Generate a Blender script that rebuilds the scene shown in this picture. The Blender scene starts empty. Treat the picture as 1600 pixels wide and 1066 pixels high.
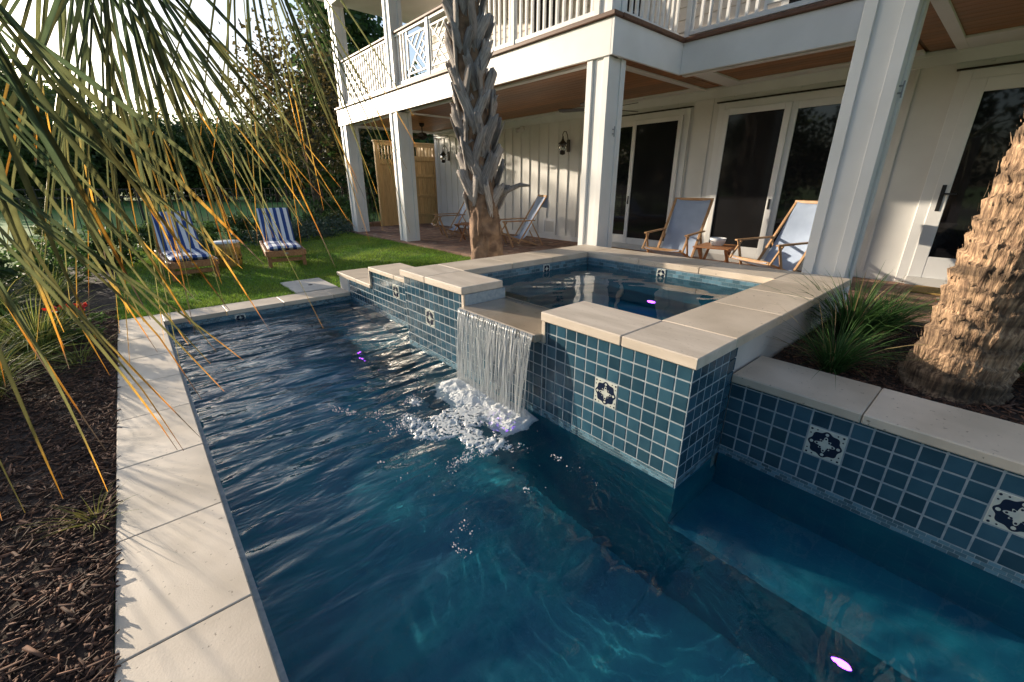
import bpy, math, random
import numpy as np
from mathutils import Vector, Matrix

random.seed(7)
rng = np.random.default_rng(11)
sc = bpy.context.scene
col = sc.collection
R = math.radians
PI = math.pi

# ------------------------------------------------------------------ camera, sky, sun, exposure
H = 1.4
cam = bpy.data.cameras.new('camera')
cam.sensor_width = 36.0
cam.lens = 36.0 * 662.6 / 1600.0
cam.clip_start = 0.05
cam.clip_end = 2000
camo = bpy.data.objects.new('camera', cam)
col.objects.link(camo)
camo.location = (0, 0, H)
PITCH = math.atan(244 / 662.6)
YAW = R(41.0)
camo.rotation_euler = (PI / 2 - PITCH, 0, -YAW)
sc.camera = camo

SUN_AZ = R(20)      # from +Y towards -X
SUN_EL = R(11)
world = bpy.data.worlds.new('World')
sc.world = world
world.use_nodes = True
wn = world.node_tree
sky = wn.nodes.new('ShaderNodeTexSky')
sky.sky_type = 'NISHITA'
sky.sun_disc = False
sky.sun_elevation = SUN_EL
sky.sun_rotation = -SUN_AZ
sky.air_density = 1.0
sky.dust_density = 2.4
sky.ozone_density = 2.5
hs = wn.nodes.new('ShaderNodeHueSaturation')
hs.inputs['Saturation'].default_value = 0.85
wn.links.new(sky.outputs[0], hs.inputs['Color'])
wn.links.new(hs.outputs[0], wn.nodes['Background'].inputs[0])
wn.nodes['Background'].inputs[1].default_value = 0.15

sun = bpy.data.lights.new('sun', 'SUN')
sun.energy = 5.0
sun.angle = R(0.6)
sun.color = (1.0, 0.85, 0.66)
suno = bpy.data.objects.new('sun', sun)
col.objects.link(suno)
sd = Vector((-math.sin(SUN_AZ) * math.cos(SUN_EL), math.cos(SUN_AZ) * math.cos(SUN_EL), math.sin(SUN_EL)))
suno.rotation_euler = sd.to_track_quat('Z', 'Y').to_euler()
suno.location = sd * 30
sun.cycles.is_caustics_light = True

sc.view_settings.view_transform = 'Standard'
sc.view_settings.look = 'None'
sc.view_settings.gamma = 1.0
sc.view_settings.use_curve_mapping = False
sc.view_settings.exposure = 0.76
sc.render.engine = 'CYCLES'
cy = sc.cycles
cy.use_denoising = True
try:
    cy.denoiser = 'OPENIMAGEDENOISE'
except Exception:
    pass
cy.max_bounces = 10
cy.transmission_bounces = 8
cy.transparent_max_bounces = 8
cy.sample_clamp_indirect = 6.0
cy.blur_glossy = 0.3


# ------------------------------------------------------------------ helpers
def wm(o):
    m = o.matrix_basis.copy()
    if o.parent is not None:
        m = wm(o.parent) @ o.matrix_parent_inverse @ m
    return m


def put(o, parent=None, local=False):
    col.objects.link(o)
    if parent is not None:
        o.parent = parent
        if not local:
            o.matrix_parent_inverse = wm(parent).inverted()
    return o


def tag(o, label=None, cat=None, group=None, kind=None):
    if label: o['label'] = label
    if cat: o['category'] = cat
    if group: o['group'] = group
    if kind: o['kind'] = kind
    return o


def empty(name, loc, rz=0, label=None, cat=None, group=None):
    o = bpy.data.objects.new(name, None)
    o.empty_display_size = 0.1
    col.objects.link(o)
    o.location = loc
    o.rotation_euler = (0, 0, rz)
    return tag(o, label, cat, group)


def inst(name, me, loc, parent=None, rot=(0, 0, 0), scale=(1, 1, 1), local=False):
    o = bpy.data.objects.new(name, me)
    o.location = loc
    o.rotation_euler = rot
    o.scale = scale
    return put(o, parent, local)


def copy_tree(o, parent=None):
    c = o.copy()
    col.objects.link(c)
    if parent is not None:
        c.parent = parent
        c.matrix_parent_inverse = o.matrix_parent_inverse.copy()
    for ch in o.children:
        copy_tree(ch, c)
    return c


def npmesh(name, V, F, smooth=False, mat=None, attr=None):
    V = np.asarray(V, dtype=np.float32).reshape(-1, 3)
    F = np.asarray(F, dtype=np.int32)
    k = F.shape[1]
    me = bpy.data.meshes.new(name)
    me.vertices.add(len(V))
    me.vertices.foreach_set('co', V.ravel())
    me.loops.add(F.size)
    me.loops.foreach_set('vertex_index', F.ravel())
    me.polygons.add(len(F))
    me.polygons.foreach_set('loop_start', np.arange(0, F.size, k, dtype=np.int32))
    try:
        me.polygons.foreach_set('loop_total', np.full(len(F), k, dtype=np.int32))
    except Exception:
        pass
    if smooth:
        me.polygons.foreach_set('use_smooth', np.ones(len(F), dtype=bool))
    me.update(calc_edges=True)
    if attr is not None:
        for an, av in attr.items():
            a = me.attributes.new(an, 'FLOAT', 'POINT')
            a.data.foreach_set('value', np.asarray(av, dtype=np.float32))
    if mat: me.materials.append(mat)
    return me


def npobj(name, V, F, mat, parent=None, smooth=False, attr=None, local=False):
    return put(bpy.data.objects.new(name, npmesh(name, V, F, smooth, mat, attr)), parent, local)


class MB:
    def __init__(s):
        s.v = []
        s.f = []

    def add(s, vs, fs, m=None):
        n = len(s.v)
        if m is not None:
            vs = [tuple(m @ Vector(v)) for v in vs]
        s.v += [tuple(v) for v in vs]
        s.f += [tuple(i + n for i in f) for f in fs]
        return s

    def box(s, x0, x1, y0, y1, z0, z1, b=0.0, m=None):
        if x0 > x1: x0, x1 = x1, x0
        if y0 > y1: y0, y1 = y1, y0
        if z0 > z1: z0, z1 = z1, z0
        if b <= 0:
            vs = [(x, y, z) for x in (x0, x1) for y in (y0, y1) for z in (z0, z1)]
            fs = [(0, 1, 3, 2), (4, 6, 7, 5), (0, 4, 5, 1), (2, 3, 7, 6), (0, 2, 6, 4), (1, 5, 7, 3)]
            return s.add(vs, fs, m)
        b = min(b, (x1 - x0) * .45, (y1 - y0) * .45, (z1 - z0) * .45)
        X = (x0, x1); Y = (y0, y1); Z = (z0, z1)
        I = {}
        vs = []
        for i in (0, 1):
            for j in (0, 1):
                for k in (0, 1):
                    dx = b if i == 0 else -b; dy = b if j == 0 else -b; dz = b if k == 0 else -b
                    for a, p in enumerate(((X[i], Y[j] + dy, Z[k] + dz), (X[i] + dx, Y[j], Z[k] + dz), (X[i] + dx, Y[j] + dy, Z[k]))):
                        I[i, j, k, a] = len(vs); vs.append(p)
        fs = []
        for i in (0, 1):
            fs.append([I[i, 0, 0, 0], I[i, 1, 0, 0], I[i, 1, 1, 0], I[i, 0, 1, 0]])
            fs.append([I[0, i, 0, 1], I[1, i, 0, 1], I[1, i, 1, 1], I[0, i, 1, 1]])
            fs.append([I[0, 0, i, 2], I[1, 0, i, 2], I[1, 1, i, 2], I[0, 1, i, 2]])
        for i in (0, 1):
            for j in (0, 1):
                fs.append([I[i, j, 0, 0], I[i, j, 1, 0], I[i, j, 1, 1], I[i, j, 0, 1]])
                fs.append([I[i, 0, j, 0], I[i, 1, j, 0], I[i, 1, j, 2], I[i, 0, j, 2]])
                fs.append([I[0, i, j, 1], I[1, i, j, 1], I[1, i, j, 2], I[0, i, j, 2]])
                for k in (0, 1):
                    fs.append([I[i, j, k, 0], I[i, j, k, 1], I[i, j, k, 2]])
        c = Vector(((x0 + x1) / 2, (y0 + y1) / 2, (z0 + z1) / 2))
        out = []
        for f in fs:
            p = [Vector(vs[i]) for i in f]
            n = (p[1] - p[0]).cross(p[2] - p[0])
            if n.dot(sum(p, Vector()) / len(p) - c) < 0: f = f[::-1]
            out.append(tuple(f))
        return s.add(vs, out, m)

    def bar(s, p, q, w, h, b=0.0, side=None):
        p = Vector(p); q = Vector(q)
        d = q - p
        L = d.length
        z = d.normalized()
        sx = Vector(side) if side is not None else (Vector((0, 0, 1)) if abs(z.z) < .9 else Vector((1, 0, 0)))
        y = z.cross(sx).normalized()
        x = y.cross(z)
        m = Matrix(((x.x, y.x, z.x, p.x), (x.y, y.y, z.y, p.y), (x.z, y.z, z.z, p.z), (0, 0, 0, 1)))
        return s.box(-w / 2, w / 2, -h / 2, h / 2, 0, L, b, m)

    def tube(s, pts, rad, n=8, cap=True):
        pts = [Vector(p) for p in pts]
        if not hasattr(rad, '__len__'): rad = [rad] * len(pts)
        vs = []; fs = []
        prev = None
        for i, p in enumerate(pts):
            t = (pts[min(i + 1, len(pts) - 1)] - pts[max(i - 1, 0)]).normalized()
            if prev is None:
                a = t.orthogonal().normalized()
            else:
                a = (prev - t * prev.dot(t)).normalized()
            prev = a
            bb = t.cross(a)
            for k in range(n):
                an = 2 * PI * k / n
                vs.append(p + (a * math.cos(an) + bb * math.sin(an)) * rad[i])
        for i in range(len(pts) - 1):
            for k in range(n):
                fs.append((i * n + k, i * n + (k + 1) % n, (i + 1) * n + (k + 1) % n, (i + 1) * n + k))
        if cap:
            fs.append(tuple(range(n - 1, -1, -1)))
            fs.append(tuple((len(pts) - 1) * n + k for k in range(n)))
        return s.add(vs, fs)

    def lathe(s, prof, n=20, c=(0, 0, 0), m=None):
        vs = []; fs = []
        for r, z in prof:
            for k in range(n):
                a = 2 * PI * k / n
                vs.append((c[0] + r * math.cos(a), c[1] + r * math.sin(a), c[2] + z))
        for i in range(len(prof) - 1):
            for k in range(n):
                fs.append((i * n + k, i * n + (k + 1) % n, (i + 1) * n + (k + 1) % n, (i + 1) * n + k))
        return s.add(vs, fs, m)

    def prism(s, poly, z0, z1, m=None):
        n = len(poly)
        vs = [(x, y, z0) for x, y in poly] + [(x, y, z1) for x, y in poly]
        fs = [tuple(range(n - 1, -1, -1)), tuple(range(n, 2 * n))]
        fs += [(k, (k + 1) % n, n + (k + 1) % n, n + k) for k in range(n)]
        return s.add(vs, fs, m)

    def mesh(s, name, mat, smooth=False):
        me = bpy.data.meshes.new(name)
        me.from_pydata(s.v, [], s.f)
        if smooth: me.polygons.foreach_set('use_smooth', [True] * len(me.polygons))
        if mat: me.materials.append(mat)
        return me

    def obj(s, name, mat, parent=None, smooth=False, local=False):
        return put(bpy.data.objects.new(name, s.mesh(name, mat, smooth)), parent, local)


def B(x0, x1, y0, y1, z0, z1, b=0.0):
    return MB().box(x0, x1, y0, y1, z0, z1, b)


def _h(i, j, k):
    n = (i.astype(np.int64) * 374761393 + j.astype(np.int64) * 668265263 + k.astype(np.int64) * 1274126177) & 0xffffffff
    n = ((n ^ (n >> 13)) * 1274126177) & 0xffffffff
    return ((n ^ (n >> 16)) & 0xffff) / 65535.0


def vn(x, y, z=0.0):
    """value noise in 0..1"""
    x, y, z = np.broadcast_arrays(np.asarray(x, float), np.asarray(y, float), np.asarray(z, float))
    i, j, k = np.floor(x), np.floor(y), np.floor(z)
    fx, fy, fz = x - i, y - j, z - k
    fx = fx * fx * (3 - 2 * fx); fy = fy * fy * (3 - 2 * fy); fz = fz * fz * (3 - 2 * fz)
    r = 0
    for a in (0, 1):
        for b in (0, 1):
            for c in (0, 1):
                r = r + _h(i + a, j + b, k + c) * (fx if a else 1 - fx) * (fy if b else 1 - fy) * (fz if c else 1 - fz)
    return r


def fbm(x, y, z=0.0, o=4):
    t = 0; a = .5; s = 0
    for q in range(o):
        t = t + a * vn(np.asarray(x) * 2 ** q + 17 * q, np.asarray(y) * 2 ** q + 5 * q, np.asarray(z) * 2 ** q)
        s += a; a *= .5
    return t / s


def grid(x0, x1, nx, y0, y1, ny):
    X, Y = np.meshgrid(np.linspace(x0, x1, nx), np.linspace(y0, y1, ny), indexing='ij')
    I = np.arange(nx * ny).reshape(nx, ny)
    F = np.stack([I[:-1, :-1], I[1:, :-1], I[1:, 1:], I[:-1, 1:]], -1).reshape(-1, 4)
    return X, Y, F


_F = np.array([math.sin(YAW), math.cos(YAW)]); _Rr = np.array([math.cos(YAW), -math.sin(YAW)])


def at(px, py, dist):
    """a point in the place, dist metres from the viewpoint, in the direction of a picture position"""
    u = px - 800; v = 533 - py; f = 662.6
    fw = f * math.cos(PITCH) + v * math.sin(PITCH); up = -f * math.sin(PITCH) + v * math.cos(PITCH)
    d = Vector((fw * _F[0] + u * _Rr[0], fw * _F[1] + u * _Rr[1], up)).normalized()
    return Vector((0, 0, H)) + d * dist


# ------------------------------------------------------------------ materials
def mat(name, c, rough=.6, c2=None, ns=4., nd=4., rnd=0., isl=0., bump=0., bs=60., metal=0., spec=.5, coat=0.,
        stretch=(1, 1, 1), lo=.35, hi=.65, trans=0., transl=0., bd=4., c3=None, s3=30., t3=.68, objc=False):
    m = bpy.data.materials.new(name)
    m.use_nodes = True
    nt = m.node_tree
    N = nt.nodes; Lk = nt.links
    b = N['Principled BSDF']
    b.inputs['Roughness'].default_value = rough
    b.inputs['Metallic'].default_value = metal
    b.inputs['Specular IOR Level'].default_value = spec
    b.inputs['Coat Weight'].default_value = coat
    b.inputs['Coat Roughness'].default_value = .05
    b.inputs['Transmission Weight'].default_value = trans
    if objc:
        tc = N.new('ShaderNodeTexCoord'); pos = tc.outputs['Object']
    else:
        g = N.new('ShaderNodeNewGeometry'); pos = g.outputs['Position']
    mp = N.new('ShaderNodeMapping')
    mp.inputs['Scale'].default_value = stretch
    Lk.new(pos, mp.inputs['Vector'])
    vec = mp.outputs['Vector']
    if rnd > 0:
        oi = N.new('ShaderNodeObjectInfo')
        ad = N.new('ShaderNodeVectorMath'); ad.operation = 'ADD'
        sc_ = N.new('ShaderNodeVectorMath'); sc_.operation = 'SCALE'; sc_.inputs[0].default_value = (13, 7, 29)
        Lk.new(oi.outputs['Random'], sc_.inputs['Scale'])
        Lk.new(vec, ad.inputs[0]); Lk.new(sc_.outputs[0], ad.inputs[1])
        vec = ad.outputs[0]
    cur = None
    if c2 is not None:
        n1 = N.new('ShaderNodeTexNoise')
        n1.inputs['Scale'].default_value = ns; n1.inputs['Detail'].default_value = nd
        Lk.new(vec, n1.inputs['Vector'])
        mr = N.new('ShaderNodeMapRange'); mr.inputs[1].default_value = lo; mr.inputs[2].default_value = hi
        Lk.new(n1.outputs['Fac'], mr.inputs[0])
        mx = N.new('ShaderNodeMix'); mx.data_type = 'RGBA'
        mx.inputs[6].default_value = (*c, 1); mx.inputs[7].default_value = (*c2, 1)
        Lk.new(mr.outputs[0], mx.inputs[0])
        cur = mx.outputs[2]
    if c3 is not None:
        n3 = N.new('ShaderNodeTexNoise')
        n3.inputs['Scale'].default_value = s3; n3.inputs['Detail'].default_value = 3
        Lk.new(vec, n3.inputs['Vector'])
        mr3 = N.new('ShaderNodeMapRange'); mr3.inputs[1].default_value = t3; mr3.inputs[2].default_value = t3 + .05
        Lk.new(n3.outputs['Fac'], mr3.inputs[0])
        mx3 = N.new('ShaderNodeMix'); mx3.data_type = 'RGBA'
        if cur is not None: Lk.new(cur, mx3.inputs[6])
        else: mx3.inputs[6].default_value = (*c, 1)
        mx3.inputs[7].default_value = (*c3, 1)
        Lk.new(mr3.outputs[0], mx3.inputs[0])
        cur = mx3.outputs[2]
    if rnd > 0 or isl > 0:
        hv = N.new('ShaderNodeHueSaturation')
        if cur is not None: Lk.new(cur, hv.inputs['Color'])
        else: hv.inputs['Color'].default_value = (*c, 1)
        mr2 = N.new('ShaderNodeMapRange')
        k = max(rnd, isl)
        mr2.inputs[3].default_value = 1 - k; mr2.inputs[4].default_value = 1 + k
        if isl > 0:
            g2 = N.new('ShaderNodeNewGeometry'); Lk.new(g2.outputs['Random Per Island'], mr2.inputs[0])
        else:
            Lk.new(oi.outputs['Random'], mr2.inputs[0])
        Lk.new(mr2.outputs[0], hv.inputs['Value'])
        cur = hv.outputs[0]
    if cur is not None: Lk.new(cur, b.inputs['Base Color'])
    else: b.inputs['Base Color'].default_value = (*c, 1)
    if bump > 0:
        nb = N.new('ShaderNodeTexNoise'); nb.inputs['Scale'].default_value = bs; nb.inputs['Detail'].default_value = bd
        Lk.new(vec, nb.inputs['Vector'])
        bp = N.new('ShaderNodeBump'); bp.inputs['Strength'].default_value = bump; bp.inputs['Distance'].default_value = .01
        Lk.new(nb.outputs['Fac'], bp.inputs['Height'])
        Lk.new(bp.outputs[0], b.inputs['Normal'])
    if transl > 0:
        tr = N.new('ShaderNodeBsdfTranslucent')
        if cur is not None: Lk.new(cur, tr.inputs['Color'])
        else: tr.inputs['Color'].default_value = (*c, 1)
        ms = N.new('ShaderNodeMixShader'); ms.inputs[0].default_value = transl
        Lk.new(b.outputs[0], ms.inputs[1]); Lk.new(tr.outputs[0], ms.inputs[2])
        Lk.new(ms.outputs[0], N['Material Output'].inputs['Surface'])
    return m


def emis(name, c, s):
    m = bpy.data.materials.new(name); m.use_nodes = True
    b = m.node_tree.nodes['Principled BSDF']
    b.inputs['Base Color'].default_value = (*c, 1)
    b.inputs['Emission Color'].default_value = (*c, 1)
    b.inputs['Emission Strength'].default_value = s
    return m


K = {}
K['trav'] = mat('travertine', (.68, .58, .465), .55, (.52, .435, .335), 3, 6, rnd=.07, bump=.08, bs=160, stretch=(1, 1.0, 1), c3=(.30, .24, .18), s3=50, t3=.675)
K['trav2'] = mat('travertine_cross_cut', (.68, .59, .49), .55, (.55, .47, .38), 4, 6, rnd=.07, bump=.08, bs=160, stretch=(3.0, .7, 3), c3=(.36, .29, .21), s3=45, t3=.67)
K['wet'] = mat('wet_travertine', (.40, .33, .25), .12, (.33, .27, .20), 4, 6, c3=(.22, .17, .12), s3=24, t3=.68, coat=.6)
K['grout'] = mat('grout', (.25, .31, .35), .8, (.36, .41, .44), 30, bump=.2, bs=200)
K['tile'] = mat('glass_tile', (.025, .072, .110), .13, (.036, .094, .134), 7, 4, rnd=.30, spec=.6, bump=.06, bs=40, objc=False)
K['mosaic'] = mat('mosaic_glass', (.10, .19, .24), .18, isl=.45, spec=.6)
K['deco_light'] = mat('glazed_cream', (.62, .63, .55), .2, (.52, .56, .52), 40)
K['deco_dark'] = mat('glazed_navy', (.012, .02, .045), .15)
K['plaster'] = mat('pool_plaster', (.002, .14, .235), .75, (.006, .24, .31), 3, 6, bump=.3, bs=90)
K['stucco'] = mat('stucco', (.55, .54, .52), .85, (.48, .47, .45), 5, bump=.3, bs=140)
K['white'] = mat('white_paint', (.79, .79, .78), .45, (.73, .73, .715), 2.5, 5, bump=.05, bs=60)
K['white2'] = mat('white_siding', (.75, .74, .71), .5, (.67, .66, .63), 1.7, 5, bump=.08, bs=50)
K['cream'] = mat('cream_siding', (.72, .67, .60), .55, (.66, .61, .55), 2, rnd=.03)
K['ceil'] = mat('stained_ceiling', (.36, .14, .034), .35, (.24, .085, .02), 6, 5, rnd=.22, stretch=(6, .6, 6), bump=.05, bs=60)
K['brownwood'] = mat('brown_deck_edge', (.16, .075, .04), .55, (.10, .045, .025), 8, 5, rnd=.1, stretch=(6, .7, 6))
K['pine'] = mat('new_pine', (.66, .44, .20), .6, (.54, .33, .14), 7, 5, rnd=.14, stretch=(5, 5, .6), c3=(.25, .12, .05), s3=7, t3=.74)
K['teak'] = mat('teak', (.42, .20, .085), .5, (.28, .12, .05), 9, 5, rnd=.12, stretch=(4, 4, 4), objc=True)
K['beech'] = mat('beech', (.50, .30, .15), .5, (.38, .21, .095), 9, 5, rnd=.12, objc=True)
K['sling'] = mat('blue_sling', (.40, .49, .64), .85, (.34, .42, .57), 6, bump=.15, bs=300, objc=True, transl=.15)
K['screen'] = mat('dark_glass', (.010, .010, .012), .03, spec=.5)
K['glass2'] = mat('screen_glass', (.014, .014, .015), .05, (.02, .02, .021), 1.5, spec=.25)
K['black'] = mat('black_metal', (.012, .012, .013), .4, spec=.5)
K['bronze'] = mat('dark_bronze', (.03, .022, .016), .45, metal=.4)
K['bark1'] = mat('palm_bark', (.30, .19, .12), .95, (.12, .07, .045), 9, 6, bump=.9, bs=28, c3=(.42, .36, .30), s3=6, t3=.66)
K['boot'] = mat('palm_boot', (.48, .43, .39), .9, (.25, .225, .21), 12, 6, rnd=.30, bump=1.0, bs=60, stretch=(6, 6, .6), objc=True, c3=(.16, .12, .10), s3=9, t3=.64)
K['bark2'] = mat('fibrous_bark', (.50, .35, .22), .95, (.27, .18, .115), 22, 6, bump=1.0, bs=80, stretch=(1, 1, .28), c3=(.13, .085, .06), s3=26, t3=.57)
def bark_rings(name):
    m = mat(name, (.44, .29, .175), .95, (.17, .105, .065), 70, 5, bump=1.0, bs=110, stretch=(1, 1, .16), lo=.38, hi=.60)
    N = m.node_tree.nodes; Lk = m.node_tree.links
    b = N['Principled BSDF']
    src = b.inputs['Base Color'].links[0].from_socket
    g = N.new('ShaderNodeNewGeometry'); mp = N.new('ShaderNodeMapping'); mp.inputs['Scale'].default_value = (2.2, 2.2, 15)
    Lk.new(g.outputs['Position'], mp.inputs['Vector'])
    n = N.new('ShaderNodeTexNoise'); n.inputs['Scale'].default_value = 1.0; n.inputs['Detail'].default_value = 4
    Lk.new(mp.outputs[0], n.inputs['Vector'])
    mr = N.new('ShaderNodeMapRange'); mr.inputs[1].default_value = .36; mr.inputs[2].default_value = .62; mr.inputs[3].default_value = .28; mr.inputs[4].default_value = 1.12
    Lk.new(n.outputs['Fac'], mr.inputs[0])
    hv = N.new('ShaderNodeHueSaturation'); Lk.new(src, hv.inputs['Color']); Lk.new(mr.outputs[0], hv.inputs['Value'])
    Lk.new(hv.outputs[0], b.inputs['Base Color'])
    return m


K['bark3'] = bark_rings('ringed_palm_bark')
K['bowl'] = mat('white_ceramic', (.72, .74, .76), .15, spec=.5)
K['lens'] = emis('led_lens', (.38, .06, 1.0), 8)
K['ring'] = mat('light_ring', (.35, .35, .36), .3, metal=.8)
K['mulchbase'] = mat('soil', (.045, .026, .018), .95, (.022, .013, .009), 14, 6, bump=.8, bs=40)
K['chip'] = mat('mulch_chip', (.15, .075, .045), .9, (.07, .036, .024), 30, isl=.75)
K['lawnbase'] = mat('lawn_soil', (.09, .17, .03), .9, (.06, .12, .02), 2.2, 6, bump=.5, bs=40)
K['blade'] = mat('lawn_blade', (.15, .30, .038), .7, (.26, .35, .055), 1.3, 4, isl=.5, transl=.4, spec=.2)
K['ground'] = mat('field_grass', (.08, .25, .04), .95, (.20, .27, .06), .12, 6, bump=.6, bs=5, lo=.4, hi=.6)
K['clump'] = mat('liriope_blade', (.045, .11, .028), .65, (.06, .13, .035), 4, isl=.5, transl=.3, spec=.25)
K['clumpy'] = mat('yellow_grass_blade', (.30, .27, .075), .75, (.15, .22, .05), 3, isl=.5, transl=.45, spec=.2)
K['dry'] = mat('dry_grass_blade', (.28, .21, .10), .7, isl=.4, transl=.3)
K['leafd'] = mat('dark_leaf', (.05, .10, .028), .5, (.08, .13, .04), .8, isl=.55, transl=.45)
K['leafm'] = mat('mid_leaf', (.085, .145, .035), .5, (.14, .16, .05), .8, isl=.5, transl=.45)
K['leafa'] = mat('autumn_leaf', (.085, .075, .028), .55, (.12, .085, .03), .8, isl=.5, transl=.45)
K['leafsage'] = mat('sage_leaf', (.075, .115, .085), .6, (.05, .09, .06), 2, isl=.4, transl=.2)
K['leafs'] = mat('shrub_leaf', (.065, .14, .03), .6, (.08, .14, .035), 2, isl=.5, transl=.45)
K['trunk'] = mat('tree_bark', (.09, .065, .045), .95, (.05, .036, .026), 6, bump=.7, bs=30)
K['flower'] = mat('red_petal', (.50, .02, .015), .5, isl=.3, transl=.3)
K['brick'] = mat('paver_brick', (.30, .17, .11), .9, (.22, .13, .09), 9, isl=.35, bump=.3, bs=120, c3=(.36, .27, .2), s3=5, t3=.6)
K['sand'] = mat('joint_sand', (.20, .15, .11), .95, (.15, .11, .08), 20)
K['mat'] = mat('coir_mat', (.42, .27, .08), .95, (.30, .18, .05), 60, bump=.6, bs=300)
K['roof'] = mat('grey_roof', (.13, .13, .135), .9)
K['bluewall'] = mat('pale_blue_wall', (.42, .50, .58), .7)
K['stool'] = mat('glazed_tan', (.52, .33, .10), .3, (.42, .25, .07), 12, objc=True)
K['concrete'] = mat('pale_slab', (.56, .53, .48), .7, (.48, .45, .41), 6, bump=.15, bs=150)
K['vent'] = mat('vent_plastic', (.60, .59, .56), .4)


def leaf_attr_mat(name, base, mid, tip):
    """colour runs from base to tip of a leaflet by the stored attribute 't'; each leaflet has its own tip length 'r'"""
    m = bpy.data.materials.new(name); m.use_nodes = True
    N = m.node_tree.nodes; Lk = m.node_tree.links
    b = N['Principled BSDF']; b.inputs['Roughness'].default_value = .42
    a = N.new('ShaderNodeAttribute'); a.attribute_name = 't'
    a2 = N.new('ShaderNodeAttribute'); a2.attribute_name = 'r'
    mul = N.new('ShaderNodeMath'); mul.operation = 'MULTIPLY_ADD'; mul.inputs[1].default_value = 1.0
    Lk.new(a.outputs['Fac'], mul.inputs[0])
    sb = N.new('ShaderNodeMath'); sb.operation = 'MULTIPLY_ADD'; sb.inputs[1].default_value = .50; sb.inputs[2].default_value = -.38
    Lk.new(a2.outputs['Fac'], sb.inputs[0]); Lk.new(sb.outputs[0], mul.inputs[2])
    cr = N.new('ShaderNodeValToRGB')
    e = cr.color_ramp.elements
    e[0].position = .0; e[0].color = (*base, 1)
    e[1].position = .66; e[1].color = (*mid, 1)
    x = e.new(.80); x.color = (*tip, 1)
    x = e.new(.93); x.color = (tip[0] * .8, tip[1] * .6, tip[2] * .6, 1)
    x = e.new(.97); x.color = (.13, .095, .07, 1)
    Lk.new(mul.outputs[0], cr.inputs[0])
    tr = N.new('ShaderNodeBsdfTranslucent')
    fr = N.new('ShaderNodeMath'); fr.operation = 'MULTIPLY'; fr.inputs[1].default_value = 7.31; Lk.new(a2.outputs['Fac'], fr.inputs[0])
    fr2 = N.new('ShaderNodeMath'); fr2.operation = 'FRACT'; Lk.new(fr.outputs[0], fr2.inputs[0])
    vr = N.new('ShaderNodeMapRange'); vr.inputs[3].default_value = .38; vr.inputs[4].default_value = 1.35; Lk.new(fr2.outputs[0], vr.inputs[0])
    nz = N.new('ShaderNodeTexNoise'); nz.inputs['Scale'].default_value = 25; nz.inputs['Detail'].default_value = 3
    vm = N.new('ShaderNodeMath'); vm.operation = 'MULTIPLY_ADD'; vm.inputs[1].default_value = .8; vm.inputs[2].default_value = .6
    Lk.new(nz.outputs['Fac'], vm.inputs[0])
    vv = N.new('ShaderNodeMath'); vv.operation = 'MULTIPLY'; Lk.new(vr.outputs[0], vv.inputs[0]); Lk.new(vm.outputs[0], vv.inputs[1])
    hv = N.new('ShaderNodeHueSaturation'); Lk.new(cr.outputs[0], hv.inputs['Color']); Lk.new(vv.outputs[0], hv.inputs['Value'])
    Lk.new(hv.outputs[0], b.inputs['Base Color']); Lk.new(hv.outputs[0], tr.inputs['Color'])
    ms = N.new('ShaderNodeMixShader'); ms.inputs[0].default_value = .5
    Lk.new(b.outputs[0], ms.inputs[1]); Lk.new(tr.outputs[0], ms.inputs[2])
    Lk.new(ms.outputs[0], N['Material Output'].inputs['Surface'])
    return m


K['frond'] = leaf_attr_mat('palm_leaflet', (.065, .095, .048), (.16, .15, .055), (.58, .31, .05))


def water_mat(name, ripple=0.0):
    m = bpy.data.materials.new(name); m.use_nodes = True
    N = m.node_tree.nodes; Lk = m.node_tree.links
    b = N['Principled BSDF']
    b.inputs['Base Color'].default_value = (.80, .95, 1.0, 1)
    b.inputs['Roughness'].default_value = 0.0
    b.inputs['IOR'].default_value = 1.33
    b.inputs['Transmission Weight'].default_value = 1.0
    if ripple > 0:
        g = N.new('ShaderNodeNewGeometry')
        sp = N.new('ShaderNodeSeparateXYZ'); Lk.new(g.outputs['Position'], sp.inputs[0])
        tot = None
        for (sx, sy, rz, det, dist, amp) in ((1.5, 4.2, .12, 1, .6, 1.0), (3.2, 9.0, -.2, 2, .7, .30), (9, 19, .35, 2, .5, .06)):
            mp = N.new('ShaderNodeMapping'); mp.inputs['Scale'].default_value = (sx, sy, 1); mp.inputs['Rotation'].default_value = (0, 0, rz)
            Lk.new(g.outputs['Position'], mp.inputs['Vector'])
            n = N.new('ShaderNodeTexNoise'); n.inputs['Scale'].default_value = 1.0; n.inputs['Detail'].default_value = det; n.inputs['Distortion'].default_value = dist
            Lk.new(mp.outputs[0], n.inputs['Vector'])
            mu = N.new('ShaderNodeMath'); mu.operation = 'MULTIPLY_ADD'; mu.inputs[1].default_value = amp
            Lk.new(n.outputs['Fac'], mu.inputs[0])
            if tot is not None: Lk.new(tot, mu.inputs[2])
            else: mu.inputs[2].default_value = 0
            tot = mu.outputs[0]
        mr = N.new('ShaderNodeMapRange'); mr.interpolation_type = 'SMOOTHSTEP'
        mr.inputs[1].default_value = .7; mr.inputs[2].default_value = 2.5; mr.inputs[3].default_value = .15; mr.inputs[4].default_value = .9
        Lk.new(sp.outputs['Y'], mr.inputs[0])
        ml = N.new('ShaderNodeMath'); ml.operation = 'MULTIPLY'
        Lk.new(tot, ml.inputs[0]); Lk.new(mr.outputs[0], ml.inputs[1])
        bp = N.new('ShaderNodeBump'); bp.inputs['Strength'].default_value = 1.0; bp.inputs['Distance'].default_value = ripple
        Lk.new(ml.outputs[0], bp.inputs['Height']); Lk.new(bp.outputs[0], b.inputs['Normal'])
    return m


K['water'] = water_mat('pool_water', .085)
K['water_still'] = water_mat('spa_water')


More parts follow.
